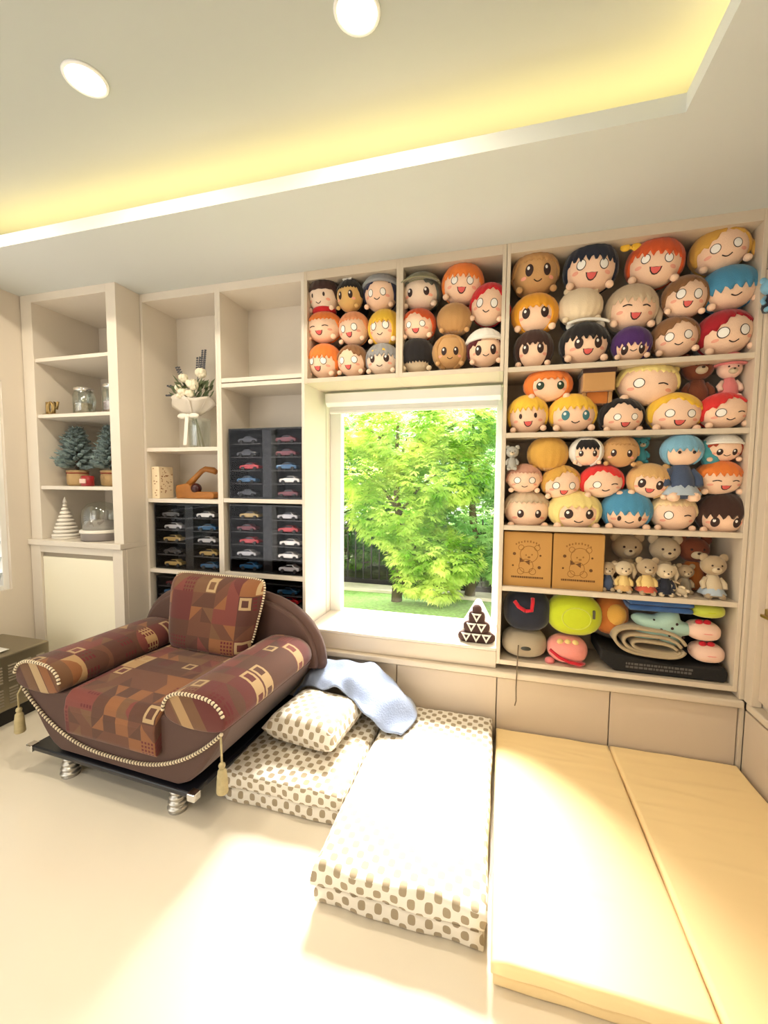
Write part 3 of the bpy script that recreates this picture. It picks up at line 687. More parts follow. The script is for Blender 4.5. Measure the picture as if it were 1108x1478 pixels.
def plush(x, z, rx, rz, hair, style, eyes, mouth, skin, extra, tilt, group, label, yf=2.178):
    ex, ec = (extra.split(':') + [''])[:2]
    rx *= 1.08; rz *= 1.05; kk = 1.075 if ex not in ('hat', 'cap', 'hood') else 1.14
    hx, hz = rx / kk, rz / kk; hy = min(.80 * min(hx, hz) + .012, .115)
    if ex in ('hat', 'cap'): hz *= .97
    t = thing('plush_head', label, 'plush toy', (x, yf + hy * kk, z - rz), group=group); t.rotation_euler = (0, math.radians(tilt), random.Random(label + 'y').uniform(-.14, .14))
    H = (hx, hy, hz, rz * (1.0 if ex not in ('hat', 'cap') else .95)); zc = H[3]; sd = random.Random(label).choice((-1, 1))
    MB().sph((0, 0, zc), (hx, hy, hz), 36, 22).build('head', fab(skin), t, smooth=True)
    ln = (2.462 - t.location.y) / 2
    MB().sph((0, ln, zc * .8), (hx * .72, ln, hz * .66), 16, 10).build('body', fab('white' if len(label) % 3 else 'nearblack'), t, smooth=True)
    hk = 1.075
    if not (style == 'hooded'): shell(H, style, hk, sd, 12 if z > 2 else 6).build('hair', fab(hair), t, smooth=True)
    # eyes
    rv = random.Random(label + 'e'); es = rv.uniform(.92, 1.18); ea, eb = rv.uniform(.36, .43) * hx, (rv.uniform(-.20, -.10) - (.12 if ex in ('hat', 'cap') else 0)) * hz
    if style.startswith('fringe'): eb -= (.26 if z < 2 else .30) * hz
    for s_ in (-1, 1):
        e = eyes
        if eyes == 'wink': e = 'shut' if s_ == 1 else 'ring'
        if e == 'ring':
            o = decal('eye', INK, t, H, (s_ * ea, eb), ell(.175 * hx * es, .205 * hz * es), 1.018); decal('eye_white', EYEW, o, H, (s_ * ea, eb), ell(.148 * hx * es, .175 * hz * es), 1.026)
        elif e in ('dark', 'green', 'teal'):
            o = decal('eye', {'dark': INK, 'green': GRN, 'teal': TEAL}[e], t, H, (s_ * ea, eb), ell(.15 * hx * es, .23 * hz * es), 1.018)
            decal('eye_glint', EYEW, o, H, (s_ * ea - .04 * hx, eb + .08 * hz), ell(.055 * hx, .075 * hz), 1.028, 2)
        elif e == 'dot': decal('eye', INK, t, H, (s_ * ea, eb), ell(.07 * hx * es, .12 * hz * es), 1.018)
        elif e == 'shut':
            o1 = [(-.17 * hx + .34 * hx * i / 8, .05 * hz * math.sin(PI * i / 8)) for i in range(9)]
            decal('eye', INK, t, H, (s_ * ea, eb), o1 + [(p, q - .05 * hz) for p, q in reversed(o1)], 1.018)
        if e != 'none':
            decal('cheek', CHEEK, t, H, (s_ * .60 * hx, -.40 * hz), ell(.11 * hx, .07 * hz, 12), 1.014)
    if mouth == 'open':
        pts = [(-.20 * hx, .06 * hz), (-.1 * hx, .04 * hz), (0, .05 * hz), (.1 * hx, .04 * hz), (.20 * hx, .06 * hz), (.16 * hx, -.08 * hz), (.08 * hx, -.17 * hz), (0, -.19 * hz), (-.08 * hx, -.17 * hz), (-.16 * hx, -.08 * hz)]
        o = decal('mouth', INK, t, H, (0, -.50 * hz), [(a * 1.12, b * 1.12) for a, b in pts], 1.018); decal('tongue', PINK, o, H, (0, -.50 * hz), [(a * .9, b * .9) for a, b in pts], 1.026)
    elif mouth == 'line':
        o1 = [(-.17 * hx + .34 * hx * i / 10, -.085 * hz * math.sin(PI * i / 10)) for i in range(11)]
        q = MB(); q.tube([(a, -hy * math.sqrt(max(.03, 1 - (a / hx) ** 2 - ((-.50 * hz + b_) / hz) ** 2)) * 1.012, zc - .50 * hz + b_) for a, b_ in o1], .022 * hx, 6); q.build('mouth', INK, t, smooth=True)
    for s_ in (-1, 1):
        MB().sph((s_ * hx * .74, -hy * .50, zc - hz * .80), (.16 * hx, .15 * hx, .15 * hx), 12, 8).build('hand', fab(skin), t, smooth=True)
    if ex in ('hat', 'cap'):
        shell(H, 'flat', 1.16, sd).build('hat', fab(ec), t, smooth=True)
        b = MB()
        if ex == 'cap':
            def fn(u, v): a = (u - .5) * 2.0; return (hx * 1.16 * math.sin(a) * .9 * (1 + .2 * v), -hy * math.cos(a) * (1.02 + .45 * v), zc + hz * (.46 - .12 * v - .08 * a * a))
            b.grid(fn, 14, 4); b.build('brim', fab(ec), t, smooth=True, solid=.006)
        else:
            b.tube([(hx * 1.06 * math.sin(a), -hy * 1.06 * math.cos(a), zc + hz * (.30 + .10 * math.cos(a))) for a in [2 * PI * i / 26 for i in range(26)]], .10 * hz, 8, closed=True); b.build('brim', fab(ec), t, smooth=True)
    elif ex == 'hood': shell(H, 'hood', 1.14, sd).build('hood', fab(ec), t, smooth=True)
    elif ex == 'ears':
        for s_ in (-1, 1): MB().sph((s_ * hx * .62, -.01, zc + hz * .90), (.20 * hx, .10 * hx, .22 * hz), 12, 8).build('ear', fab(ec), t, smooth=True)
        if ec == 'white': MB().tube([(hx * 1.02 * math.sin(a), -hy * .72, zc + hz * (.62 + .42 * math.cos(a))) for a in [-1.0 + i * .2 for i in range(11)]], .07 * hz, 8).build('hair_band', fab(ec), t, smooth=True)
    elif ex == 'buns':
        for s_ in (-1, 1): MB().sph((s_ * hx * .84, 0, zc + hz * .66), (.17 * hx, .14 * hx, .14 * hx), 12, 8).build('hair_bun', fab(ec), t, smooth=True)
    elif ex == 'tail':
        MB().tube([(hx * .92, -.01, zc + hz * .15), (hx * 1.12, -.015, zc - hz * .25), (hx * 1.10, -.02, zc - hz * .65), (hx * 1.16, -.02, zc - hz * .92)], [.13 * hx, .15 * hx, .12 * hx, .02 * hx], 10).build('ponytail', fab(ec), t, smooth=True)
    elif ex == 'scarf':
        MB().tube([(hx * .62 * math.sin(a), -hy * .62 * math.cos(a), zc - hz * .82) for a in [2 * PI * i / 22 for i in range(22)]], .15 * hz, 8, closed=True).build('scarf', fab(ec), t, smooth=True)
    elif ex == 'bow':
        cx = -hx * .98 if ec == 'yellow' else 0; cz = zc + hz * (.55 if ec == 'yellow' else .98)
        b = MB()
        for s_ in (-1, 1): b.sph((cx + s_ * .20 * hx, -hy * .55, cz + .04 * hz), (.20 * hx, .07 * hx, .17 * hz), 12, 8)
        b.sph((cx, -hy * .60, cz), .07 * hx, 10, 6); b.build('bow', fab(ec), t, smooth=True)
    elif ex == 'brows':
        for s_ in (-1, 1): decal('hair_clip', fab(ec), t, H, (s_ * .42 * hx, .42 * hz), [(-.2 * hx, .10 * hz), (.2 * hx, .10 * hz), (.24 * hx, -.02 * hz), (0, -.08 * hz), (-.24 * hx, -.02 * hz)], 1.095)
    return t
HC['yellow2'] = HC['yellow']
G1, G2, G3, G4 = 'plush heads in the cupboards above the window', 'plush heads on the top shelf', 'plush heads on the second shelf', 'plush heads on the third shelf'
PL = [
(-0.985,2.387,0.088,0.101,'dkbrown','bowl','dot','line','pale','scarf:red',0,G1,'dark-haired pale plush head with red scarf, top left corner above window'),
(-0.829,2.371,0.073,0.085,'black','short','dark','none','yellowskin','bow:white',0,G1,'small tan plush head with black hair and white bow above window'),
(-0.659,2.385,0.097,0.108,'navy','part','ring','line','face','hat:grey',0,G1,'navy-haired plush head wearing a pale grey cap above window'),
(-0.985,2.218,0.101,0.083,'orange','short','shut','open','face','',0,G1,'orange-haired plush head with shut eyes at left end of middle row'),
(-0.804,2.198,0.085,0.089,'peach','short','ring','open','face','',-4,G1,'peach-haired plush head laughing, middle of left cupboard'),
(-0.634,2.191,0.089,0.095,'yellow','long','ring','line','face','',0,G1,'long yellow-haired plush head beside the cupboard divider above window'),
(-0.990,2.032,0.097,0.096,'orange','zig','ring','open','face','',3,G1,'orange-haired plush head laughing in bottom left corner above window'),
(-0.816,2.024,0.085,0.086,'brown','part','ring','open','face','',0,G1,'light brown-haired plush head in middle of bottom row above window'),
(-0.644,2.020,0.090,0.085,'grey','zig','dark','line','pale','brows:yellow',0,G1,'grey-haired plush head with yellow hair clips, lower left of divider'),
(-0.435,2.357,0.107,0.102,'dkgrey','part','dark','none','pale','cap:olive',0,G1,'grey-haired plush head wearing an olive peaked cap above window'),
(-0.228,2.375,0.102,0.103,'orange','zig','ring','open','face','',5,G1,'bright orange-haired plush head highest in right cupboard above window'),
(-0.098,2.259,0.092,0.102,'red','part','ring','line','face','tail:red',8,G1,'scarlet-haired plush head against right side of cupboard above window'),
(-0.444,2.181,0.089,0.082,'redorange','part','ring','open','face','',0,G1,'auburn-haired plush head laughing just right of the cupboard divider'),
(-0.256,2.195,0.085,0.080,'tan','back','dark','none','tanskin','',0,G1,'plain tan plush head with dark eyes in middle of right cupboard'),
(-0.453,2.028,0.090,0.093,'black','fringe','none','none','cream','',0,G1,'black-haired plush head with fringe over its face above window'),
(-0.277,2.030,0.086,0.088,'tan','hooded','dark','line','tanskin','hood:tan',0,G1,'tan plush head in a tan hood on bottom row above window'),
(-0.096,2.044,0.093,0.100,'wine','part','dark','line','face','hat:white',-3,G1,'plush head with white hat and wine-red fringe, bottom right above window'),
(0.136,2.385,0.106,0.111,'tan','short','dark','line','tanskin','',0,G2,'tan-haired plush head with big dark eyes in upper left corner of tall shelf'),
(0.377,2.378,0.114,0.117,'nearblack','zig','ring','open','face','',4,G2,'blue-black-haired plush head with round white eyes on top row'),
(0.645,2.368,0.112,0.107,'redorange','zig','ring','open','face','bow:yellow',6,G2,'ginger-haired plush head with a yellow bow on top row'),
(0.927,2.393,0.108,0.097,'gold','part','ring','line','face','tail:gold',-10,G2,'golden-haired plush head topmost in right corner of tall shelf'),
(0.139,2.185,0.106,0.096,'amber','long','dark','none','face','',0,G2,'amber long-haired plush head below the tan-haired one'),
(0.344,2.197,0.095,0.084,'cream','back','none','none','cream','ears:cream',0,G2,'plain cream plush seen from behind on the top shelf'),
(0.563,2.178,0.106,0.106,'beige','zig','shut','open','face','tail:beige',4,G2,'ash-blond plush head laughing with shut eyes, middle of top shelf'),
(0.769,2.196,0.087,0.091,'brown','part','ring','open','face','',6,G2,'mid-brown-haired plush head turned right below the ginger one'),
(0.962,2.220,0.111,0.094,'blue','fringe2','none','line','face','',-8,G2,'teal-blue-haired plush head tilted against right side of top shelf'),
(0.138,2.016,0.091,0.097,'dkbrown','long','dark','none','face','',0,G2,'small dark brown-haired plush head in lower left of top shelf'),
(0.369,2.024,0.107,0.097,'black','zig','dark','open','face','ears:white',0,G2,'black-haired plush head with white hair band on top shelf'),
(0.571,2.005,0.081,0.079,'purple','fringe2','dark','line','face','',0,G2,'purple-haired plush head on the top shelf'),
(0.758,2.027,0.093,0.089,'brown','part','ring','line','face','',-4,G2,'brown-haired smiling plush head beside crimson-haired one on top shelf'),
(0.955,2.026,0.106,0.099,'crimson','part','ring','line','face','tail:crimson',-6,G2,'crimson-haired plush head in lower right of top shelf'),
(0.211,1.837,0.109,0.080,'orange','long','green','none','face','',0,G3,'orange-haired plush head with dark green eyes on second shelf'),
(0.642,1.827,0.126,0.104,'paleyellow','short','wink','none','face','buns:paleyellow',5,G3,'big pale blond winking plush head on second shelf'),
(0.125,1.696,0.095,0.096,'yellow','zig','dot','open','face','',-3,G3,'yellow-haired laughing plush head at left end of second shelf'),
(0.329,1.695,0.106,0.093,'yellow','zig','teal','line','face','',0,G3,'bright yellow-haired plush head with teal eyes on second shelf'),
(0.545,1.675,0.094,0.084,'black','part','ring','open','face','',0,G3,'black-haired laughing plush head in middle of second shelf'),
(0.761,1.680,0.108,0.091,'yellow','part','ring','open','face','',2,G3,'blond laughing plush head next to red winking one on second shelf'),
(0.956,1.682,0.097,0.080,'scarlet','part','wink','line','face','tail:scarlet',-3,G3,'scarlet-haired winking plush head at right end of second shelf'),
(0.222,1.499,0.093,0.089,'gold','back','none','none','gold','',0,G4,'plain golden plush head seen from behind on third shelf'),
(0.395,1.507,0.074,0.070,'black','zig','dark','none','face','hood:white',0,G4,'black-haired plush head in a white hood on third shelf'),
(0.540,1.506,0.077,0.075,'tan','short','dark','none','tanskin','',3,G4,'tan plush head with big dark eyes in upper row of third shelf'),
(0.957,1.519,0.079,0.068,'rust','part','dark','line','face','hat:white',0,G4,'rust-haired plush head with white cap in upper right of third shelf'),
(0.111,1.375,0.083,0.073,'rosebrown','short','ring','line','face','',0,G4,'rosy beige-haired plush head at left end of third shelf middle row'),
(0.288,1.356,0.089,0.085,'gold','part','ring','open','face','tail:red',0,G4,'golden-haired plush head with red hair ends on third shelf'),
(0.474,1.364,0.097,0.080,'scarlet','part','wink','line','face','',-3,G4,'scarlet-haired winking plush head in middle row of third shelf'),
(0.660,1.368,0.089,0.081,'sand','long','dark','open','face','ears:sand',8,G4,'sandy-haired plush head with small round ears on third shelf'),
(0.953,1.383,0.093,0.078,'orange','zig','shut','open','face','',0,G4,'orange-haired plush head with squeezed eyes at right of third shelf'),
(0.130,1.218,0.110,0.099,'beige','short','dark','none','face','',0,G4,'ash-beige-haired plush head in bottom left of third shelf'),
(0.356,1.220,0.119,0.096,'paleyellow','long','dark','line','face','',0,G4,'pale yellow long-haired plush head on bottom row of third shelf'),
(0.588,1.226,0.106,0.099,'blue','fringe2','dot','line','face','',0,G4,'sky-blue-haired plush head on bottom row of third shelf'),
(0.784,1.221,0.093,0.090,'blond','short','wink','none','face','',0,G4,'pale blond winking plush head on bottom row of third shelf'),
(0.976,1.220,0.098,0.094,'dkbrown','fringe2','dark','none','face','tail:dkbrown',0,G4,'dark brown-haired plush head with long ponytail, bottom right of third shelf'),
]
for i, a in enumerate(PL): plush(*a, yf=2.172 + .006 * (i % 3))

# ---------------------------------------------------------------- other soft toys
def soft(key, col): HC[key] = col; return key
for k_, c_ in dict(taupe=(176, 154, 124), oat=(206, 188, 158), chestnut=(120, 62, 38), rose=(224, 128, 128), skyb=(122, 174, 202), teal=(76, 160, 172), denim=(70, 84, 112), clay=(206, 96, 70), butter=(226, 196, 128), powder=(176, 190, 204), navycloth=(30, 34, 48), lime=(190, 204, 36), greige=(168, 154, 132), coral=(236, 150, 140), ginger=(190, 112, 46), royal=(52, 90, 148), mint=(176, 210, 196), khaki=(176, 158, 128), limesoft=(196, 206, 74), shell=(240, 202, 182), ruby=(196, 26, 44), ink=(18, 18, 20), silver=(170, 168, 160)).items(): soft(k_, c_)
def doll(name, label, x, y, z, h, fur, cloth, ear='round', skirt=None, group=None, cat='plush toy', rz=0., hair=None, lie=0):
    t = thing(name, label, cat, (x, y, z), rz, group=group)
    if lie: t.rotation_euler = (0, lie, rz); t.location.z += h * .16
    hr = h * .225; hz = h * .70
    MB().lathe([(0, 0), (h * .15, .01 * h), (h * .19, h * .12), (h * .17, h * .28), (h * .10, h * .46), (0, h * .52)], (0, 0, h * .03), 16).build('body', fab(cloth), t, smooth=True)
    MB().sph((0, 0, hz), (hr * 1.05, hr * .9, hr * .95), 20, 14).build('head', fab(fur), t, smooth=True)
    if not hair: MB().sph((0, -hr * .72, hz - hr * .28), (hr * .42, hr * .34, hr * .32), 12, 8).build('muzzle', fab('oat' if fur != 'oat' else 'cream'), t, smooth=True)
    if not hair: MB().sph((0, -hr * 1.06, hz - hr * .16), (hr * .12, hr * .08, hr * .09), 8, 6).build('nose', INK, t, smooth=True)
    for s in (-1, 1):
        MB().sph((s * hr * .38, -hr * (.80 if not hair else .84), hz + hr * (.10 if not hair else -.15)), hr * .095, 8, 6).build('eye', INK, t, smooth=True)
        if ear == 'round': MB().sph((s * hr * .80, 0, hz + hr * .75), (hr * .40, hr * .18, hr * .40), 12, 8).build('ear', fab(fur), t, smooth=True)
        elif ear == 'long': MB().tube([(s * hr * .45, 0, hz + hr * .6), (s * hr * 1.0, .01, hz + hr * .5), (s * hr * 1.35, .01, hz - hr * .5), (s * hr * 1.25, .01, hz - hr * 1.3)], [hr * .14, hr * .26, hr * .30, hr * .10], 8).build('ear', fab(fur), t, smooth=True)
        MB().tube([(s * h * .12, -.01 * h, h * .43), (s * h * .20, -.05 * h, h * .32), (s * h * .19, -.12 * h, h * .22)], [h * .05, h * .055, h * .05], 9).build('arm', fab(fur if not skirt else cloth), t, smooth=True)
        MB().tube([(s * h * .08, -.02 * h, h * .10), (s * h * .12, -.12 * h, h * .065), (s * h * .12, -.22 * h, h * .065)], [h * .07, h * .07, h * .06], 9).build('leg', fab(fur), t, smooth=True)
    if skirt: MB().lathe([(h * .10, h * .32), (h * .17, h * .22), (h * .24, h * .10), (h * .235, h * .095)], (0, 0, 0), 24, wob=lambda a, q: 1 + .06 * math.sin(a * 9)).build('skirt', fab(skirt), t, smooth=True, solid=.004)
    if hair: shell((hr * 1.05, hr * .9, hr * .95, hz), 'fringe2', 1.1, 1).build('hair', fab(hair), t, smooth=True)
    return t
# second shelf
zs2 = 1.600; zs3 = 1.142; zs4 = .832; zs5 = .449
t = thing('block_toy', 'square tan and brown block-shaped soft toy on second shelf', 'plush toy', (.431, 2.27, 1.752))
bx('head', fab('tan'), t, .362, .500, 2.20, 2.34, 1.79, 1.90, .006); bx('body', fab('ginger'), t, .385, .477, 2.23, 2.31, 1.735, 1.79, .005); bx('hair', fab('dkbrown'), t, .358, .504, 2.196, 2.344, 1.872, 1.906, .004)
for a in ((.366, .383), (.479, .496)): bx('arm', fab('tan'), t, a[0], a[1], 2.23, 2.29, 1.735, 1.79, .004)
doll('brown_bear_plush', 'glossy dark brown round plush animal with tan muzzle on second shelf', .862, 2.30, 1.700, .27, 'chestnut', 'chestnut', 'round')
d = doll('pink_plush', 'small pink plush animal in a pink hat, right end of second shelf', .975, 2.27, 1.730, .20, 'shell', 'rose', 'none')
MB().lathe([(.062, .155), (.064, .160), (.040, .165), (.036, .205), (.020, .212), (0, .214)], (0, 0, 0), 20).build('hat', fab('rose'), d, smooth=True)
# third shelf
doll('grey_figure', 'tiny grey plush figure hanging at left side of third shelf', .050, 2.19, 1.415, .13, 'silver', 'silver', 'round')
doll('teal_plush', 'small teal round-eared plush beside the blue-haired doll', .648, 2.30, 1.45, .14, 'teal', 'teal', 'round')
d = doll('blue_doll', 'seated light-blue-haired cloth doll in a navy dress on third shelf', .790, 2.225, 1.275, .33, 'face', 'denim', 'none', 'powder', hair='skyb')
MB().tube([(.075, .02, .26), (.13, .03, .20), (.13, .03, .10)], [.03, .042, .012], 10).build('hair_tail', fab('teal'), d, smooth=True)
# fourth shelf: two printed kraft boxes and the doll family
KRAFT = mat('kraft_card', (184, 138, 74), .85, var=.06, vscale=5, bump=.1); PRINT = mat('brown_print', (96, 62, 30), .85); PRINTL = mat('faint_brown_print', (140, 98, 48), .85)
def kraft(x0, x1, label):
    t = thing('kraft_box', label, 'box', ((x0 + x1) / 2, 2.30, zs4), group='printed kraft boxes'); y = 2.205; c = (x0 + x1) / 2
    z0, z1 = zs4, 1.105
    bx('carton', KRAFT, t, x0, x1, y, 2.44, z0, z1, .003)
    bx('lid_flap', KRAFT, t, x0 + .003, x1 - .003, y + .003, 2.438, z1, z1 + .003, .001)
    # print: arched small lettering, bear drawing with bow, four corner marks, line of bold lettering
    b = MB()
    for i in range(9):
        a = (i - 4) * .16; b.box(c + .09 * math.sin(a) - .0035, c + .09 * math.sin(a) + .0035, y - .0008, y, z0 + .150 + .075 * math.cos(a), z0 + .150 + .075 * math.cos(a) + .008 + .002 * (i % 2))
    for r_, cc in ((.042, (c + .008, z0 + .165)), (.034, (c - .005, z0 + .105)), (.013, (c + .046, z0 + .198)), (.013, (c - .030, z0 + .198)), (.016, (c - .030, z0 + .078)), (.016, (c + .026, z0 + .078))):
        b.tube([(cc[0] + r_ * math.cos(2 * PI * k / 22), y - .0003, cc[1] + r_ * math.sin(2 * PI * k / 22)) for k in range(22)], .0012, 4, closed=True)
    b.sph((c - .006, y, z0 + .160), (.004, .0008, .004), 8, 5); b.sph((c + .022, y, z0 + .163), (.004, .0008, .004), 8, 5); b.sph((c + .008, y, z0 + .150), (.007, .0008, .005), 8, 5)
    b.build('faint_print', PRINTL, t, world=True)['kind'] = 'stuff'
    b = MB()
    for s in (-1, 1): b.add([(c - .012, y - .0008, z0 + .128), (c - .012 + s * .024, y - .0008, z0 + .128 + .014 - s * .006), (c - .012 + s * .024, y - .0008, z0 + .128 - .012 - s * .006)], [(0, 1, 2)])
    for px, pz, r_ in ((-.062, .165, .008), (.062, .160, .005), (-.068, .105, .005), (.058, .100, .008)): b.sph((c + px, y, z0 + pz), (r_, .0008, r_), 10, 5)
    xx = c - .075; rr = random.Random(3)
    while xx < c + .072: w_ = rr.choice((.005, .007, .008)); b.box(xx, xx + w_, y - .0008, y, z0 + .043, z0 + .052); xx += w_ + .0018
    b.build('bold_print', PRINT, t, world=True)['kind'] = 'stuff'
kraft(.022, .252, 'brown kraft box with printed bear at left side of shelf')
kraft(.258, .488, 'brown kraft box with printed bear next to the bear dolls')
GB = 'small dressed animal dolls on the fourth shelf'
doll('teddy_bear', 'larger taupe teddy bear seated behind rabbit doll on fourth shelf', .622, 2.36, zs4, .29, 'taupe', 'taupe', 'round', group=GB)
doll('teddy_bear', 'larger oatmeal teddy bear seated in the middle of fourth shelf', .790, 2.36, zs4, .285, 'oat', 'oat', 'round', group=GB)
doll('brown_plush', 'reddish-brown plush toy at back right of fourth shelf', .915, 2.37, zs4, .29, 'chestnut', 'ginger', 'round', group=GB)
doll('animal_doll', 'tiny grey-trousered animal doll right beside the kraft box', .514, 2.245, zs4, .155, 'taupe', 'denim', 'round', group=GB)
doll('rabbit_doll', 'cream long-eared rabbit doll in tan dress on fourth shelf', .580, 2.232, zs4, .165, 'oat', 'butter', 'long', 'sand', group=GB)
doll('animal_doll', 'animal doll in a clay-red skirt on fourth shelf', .676, 2.225, zs4, .185, 'taupe', 'butter', 'round', 'clay', group=GB)
doll('rabbit_doll', 'long-eared doll in a navy dress on fourth shelf', .752, 2.222, zs4, .165, 'oat', 'navycloth', 'long', 'navycloth', group=GB)
doll('animal_doll', 'small cream animal doll lying down on fourth shelf', .845, 2.225, zs4, .10, 'cream', 'oat', 'long', group=GB, lie=-1.2)
doll('animal_doll', 'small grey-brown animal doll behind the lying one on fourth shelf', .862, 2.30, zs4, .15, 'taupe', 'greige', 'round', group=GB)
doll('bear_doll', 'beige bear doll in pale blue skirt at right end of fourth shelf', .950, 2.245, zs4, .215, 'taupe', 'oat', 'round', 'powder', group=GB)

# ---------------------------------------------------------------- bottom shelf: cushions, cloths, bag
def ball(name, label, key, x, y, z, r, cat='cushion', pw=1.0, seams=0, rot=0):
    t = thing(name, label, cat, (x, y, z - r[2]))
    MB().sph((0, 0, r[2]), r, 32, 18, pw=pw).build('cover', fab(key), t, smooth=True)
    return t
t = ball('navy_cushion', 'navy blue round cushion with red ribbon, left of bottom shelf', 'navycloth', .148, 2.30, .690, (.116, .105, .103), pw=.75)
b = MB()
for p in ([(-.065, -.088, .165), (-.045, -.100, .140), (-.012, -.106, .122)], [(-.012, -.106, .122), (.018, -.104, .126), (.022, -.100, .165), (.022, -.085, .185)]): b.tube(p, .010, 8)
b.build('ribbon', fab('ruby'), t, smooth=True)
t = ball('lime_cushion', 'lime green round quilted cushion on bottom shelf', 'lime', .375, 2.29, .690, (.130, .100, .105), pw=.85)
for s_, k in ((1, .86), (1, .5)):
    MB().tube([(.130 * k * math.cos(a), -.100 * (1 - k ** 2.35) ** .55 - .002, .105 + .105 * k * math.sin(a)) for a in [2 * PI * i / 40 for i in range(40)]], .0035, 6, closed=True).build('piping', fab('limesoft'), t, smooth=True)
MB().box(.072, .084, -.092, -.070, .110, .150).build('tag', mat('tag_grey', (84, 80, 62), .7), t, bevel=.002)
t = ball('drawstring_pouch', 'greige fluffy drawstring pouch at lower left of bottom shelf', 'greige', .138, 2.285, .522, (.112, .10, .072), pw=.8)
MB().sph((.005, -.088, .068), (.032, .018, .014), 14, 8).build('badge', mat('dark_badge', (44, 46, 40), .4), t, smooth=True)
MB().tube([(-.030, -.090, .085), (-.034, -.128, .06), (-.036, -.140, -.02), (-.038, -.142, -.12), (-.036, -.142, -.19), (-.042, -.142, -.215)], .0028, 6).build('cord', mat('cord_brown', (108, 92, 72), .8), t, smooth=True)
t = ball('pink_plush_bag', 'coral pink plush bag with red collar on bottom shelf', 'coral', .345, 2.265, .516, (.096, .085, .068), cat='plush toy', pw=.85)
MB().tube([(-.085, -.055, .070), (-.045, -.082, .046), (.0, -.090, .030), (.045, -.080, .020), (.075, -.055, .016)], .0085, 8).build('collar', fab('ruby'), t, smooth=True)
for x_ in (-.085, .05): MB().sph((x_, -.05, .012), (.024, .022, .018), 10, 8).build('paw', fab('rose'), t, smooth=True)
b = MB()
for x_ in (-.04, -.005, .03): b.sph((x_, -.058, .118), (.016, .012, .014), 10, 8)
b.build('trimming', fab('butter'), t, smooth=True)
t = ball('ginger_plush', 'ginger brown plush toy squeezed beside lime cushion on bottom shelf', 'ginger', .552, 2.335, .690, (.085, .085, .100), cat='plush toy', pw=.9)
MB().sph((.012, -.062, .115), (.050, .035, .055), 16, 10).build('face_patch', fab('gold'), t, smooth=True)
t = thing('folded_blue_cloth', 'folded royal blue cloth tucked under shelf above the mint cushion', 'cloth', (.730, 2.33, .745))
for i in range(2): pad(MB(), .605, .870, 2.21, 2.44, .752 + i * .028, .778 + i * .028, .011, .003, 20 + i).build('fold', fab('royal'), t, world=True, smooth=True)
t = thing('mint_cushion', 'mint star-shaped cushion with dark dots on bottom shelf', 'cushion', (.765, 2.27, .58))
star = []
for i in range(60):
    a = 2 * PI * i / 60; r_ = 1 + .20 * math.cos(5 * (a - 1.3)); star.append((.130 * r_ * math.cos(a), .078 * r_ * math.sin(a)))
b = MB(); N = 60; vs = []; fs = []
for yy, k in ((-.045, .02), (-.043, .45), (-.034, .75), (-.018, .94), (0, 1), (.018, .94), (.034, .75), (.045, .02)):
    for p, q in star: vs.append((p * k, yy, .085 + q * k))
for i in range(7):
    for j in range(N): k = (j + 1) % N; fs.append((i * N + j, i * N + k, (i + 1) * N + k, (i + 1) * N + j))
b.add(vs, fs).build('cover', fab('mint'), t, smooth=True)
for px, pz in ((-.10, .11), (-.045, .125), (-.015, .085), (.02, .06), (.05, .115), (.085, .05), (-.02, .04), (.03, .095), (.095, .10)):
    rr_ = math.hypot(px / .13, (pz - .085) / .078); yy = -.045 * max(.25, 1 - rr_ ** 3)
    MB().sph((px, yy + .001, pz), (.007, .004, .007), 8, 6).build('dot', INK, t, smooth=True)
# folded beige blanket: a spiral-folded slab
t = thing('folded_blanket', 'beige rolled blanket lying on the black bag on bottom shelf', 'blanket', (.70, 2.30, .53))
for k, (w_, h_) in enumerate(((.150, .062), (.122, .043), (.094, .024))):
    pts = [(.700 + .012 * k + math.copysign(abs(math.cos(a)) ** .6, math.cos(a)) * w_, .592 - .012 * k + math.sin(a) * h_ - .10 * (math.cos(a) * w_) + .010) for a in [.25 + (2 * PI - .5) * i / 30 for i in range(31)]]
    b = MB(); b.grid(lambda u, v, pts=pts: (pts[int(round(u * 30))][0], 2.205 + v * .23 + .004 * k, pts[int(round(u * 30))][1]), 30, 6)
    b.build('fold', fab('khaki'), t, world=True, smooth=True, solid=.013)
t = thing('black_bag', 'flat black fabric bag with grey print under the beige blanket', 'bag', (.76, 2.31, zs5))
b = MB(); b.prism([(.490, .500), (.487, .560), (.56, .535), (.80, .505), (1.005, .520), (1.018, .500), (1.012, .4505), (.552, .4505)], 2.20, 2.44, 'y'); b.build('body', mat('black_canvas', (22, 21, 22), .85, bump=.3), t, world=True, bevel=.010, seg=3)
b = MB(); rr = random.Random(5)
for r_ in range(2):
    xx = .60
    while xx < .86: w_ = rr.uniform(.006, .018); b.box(xx, xx + w_, 2.1985, 2.201, .474 + r_ * .016, .484 + r_ * .016); xx += w_ + .004
b.build('print', mat('grey_print', (88, 84, 82), .8), t, world=True)['kind'] = 'stuff'
bb = ball('dark_cushion', 'black cushion wedged behind the small oval cushions', 'ink', .945, 2.39, .64, (.07, .065, .13), pw=.8)
t = ball('oval_cushion', 'lime green flat oval cushion directly under the shelf at right', 'limesoft', .938, 2.27, .770, (.072, .075, .034), pw=.8)
MB().tube([(.0705 * math.cos(a), .0735 * math.sin(a), .034) for a in [2 * PI * i / 40 for i in range(40)]], .003, 6, closed=True).build('piping', fab('lime'), t, smooth=True)
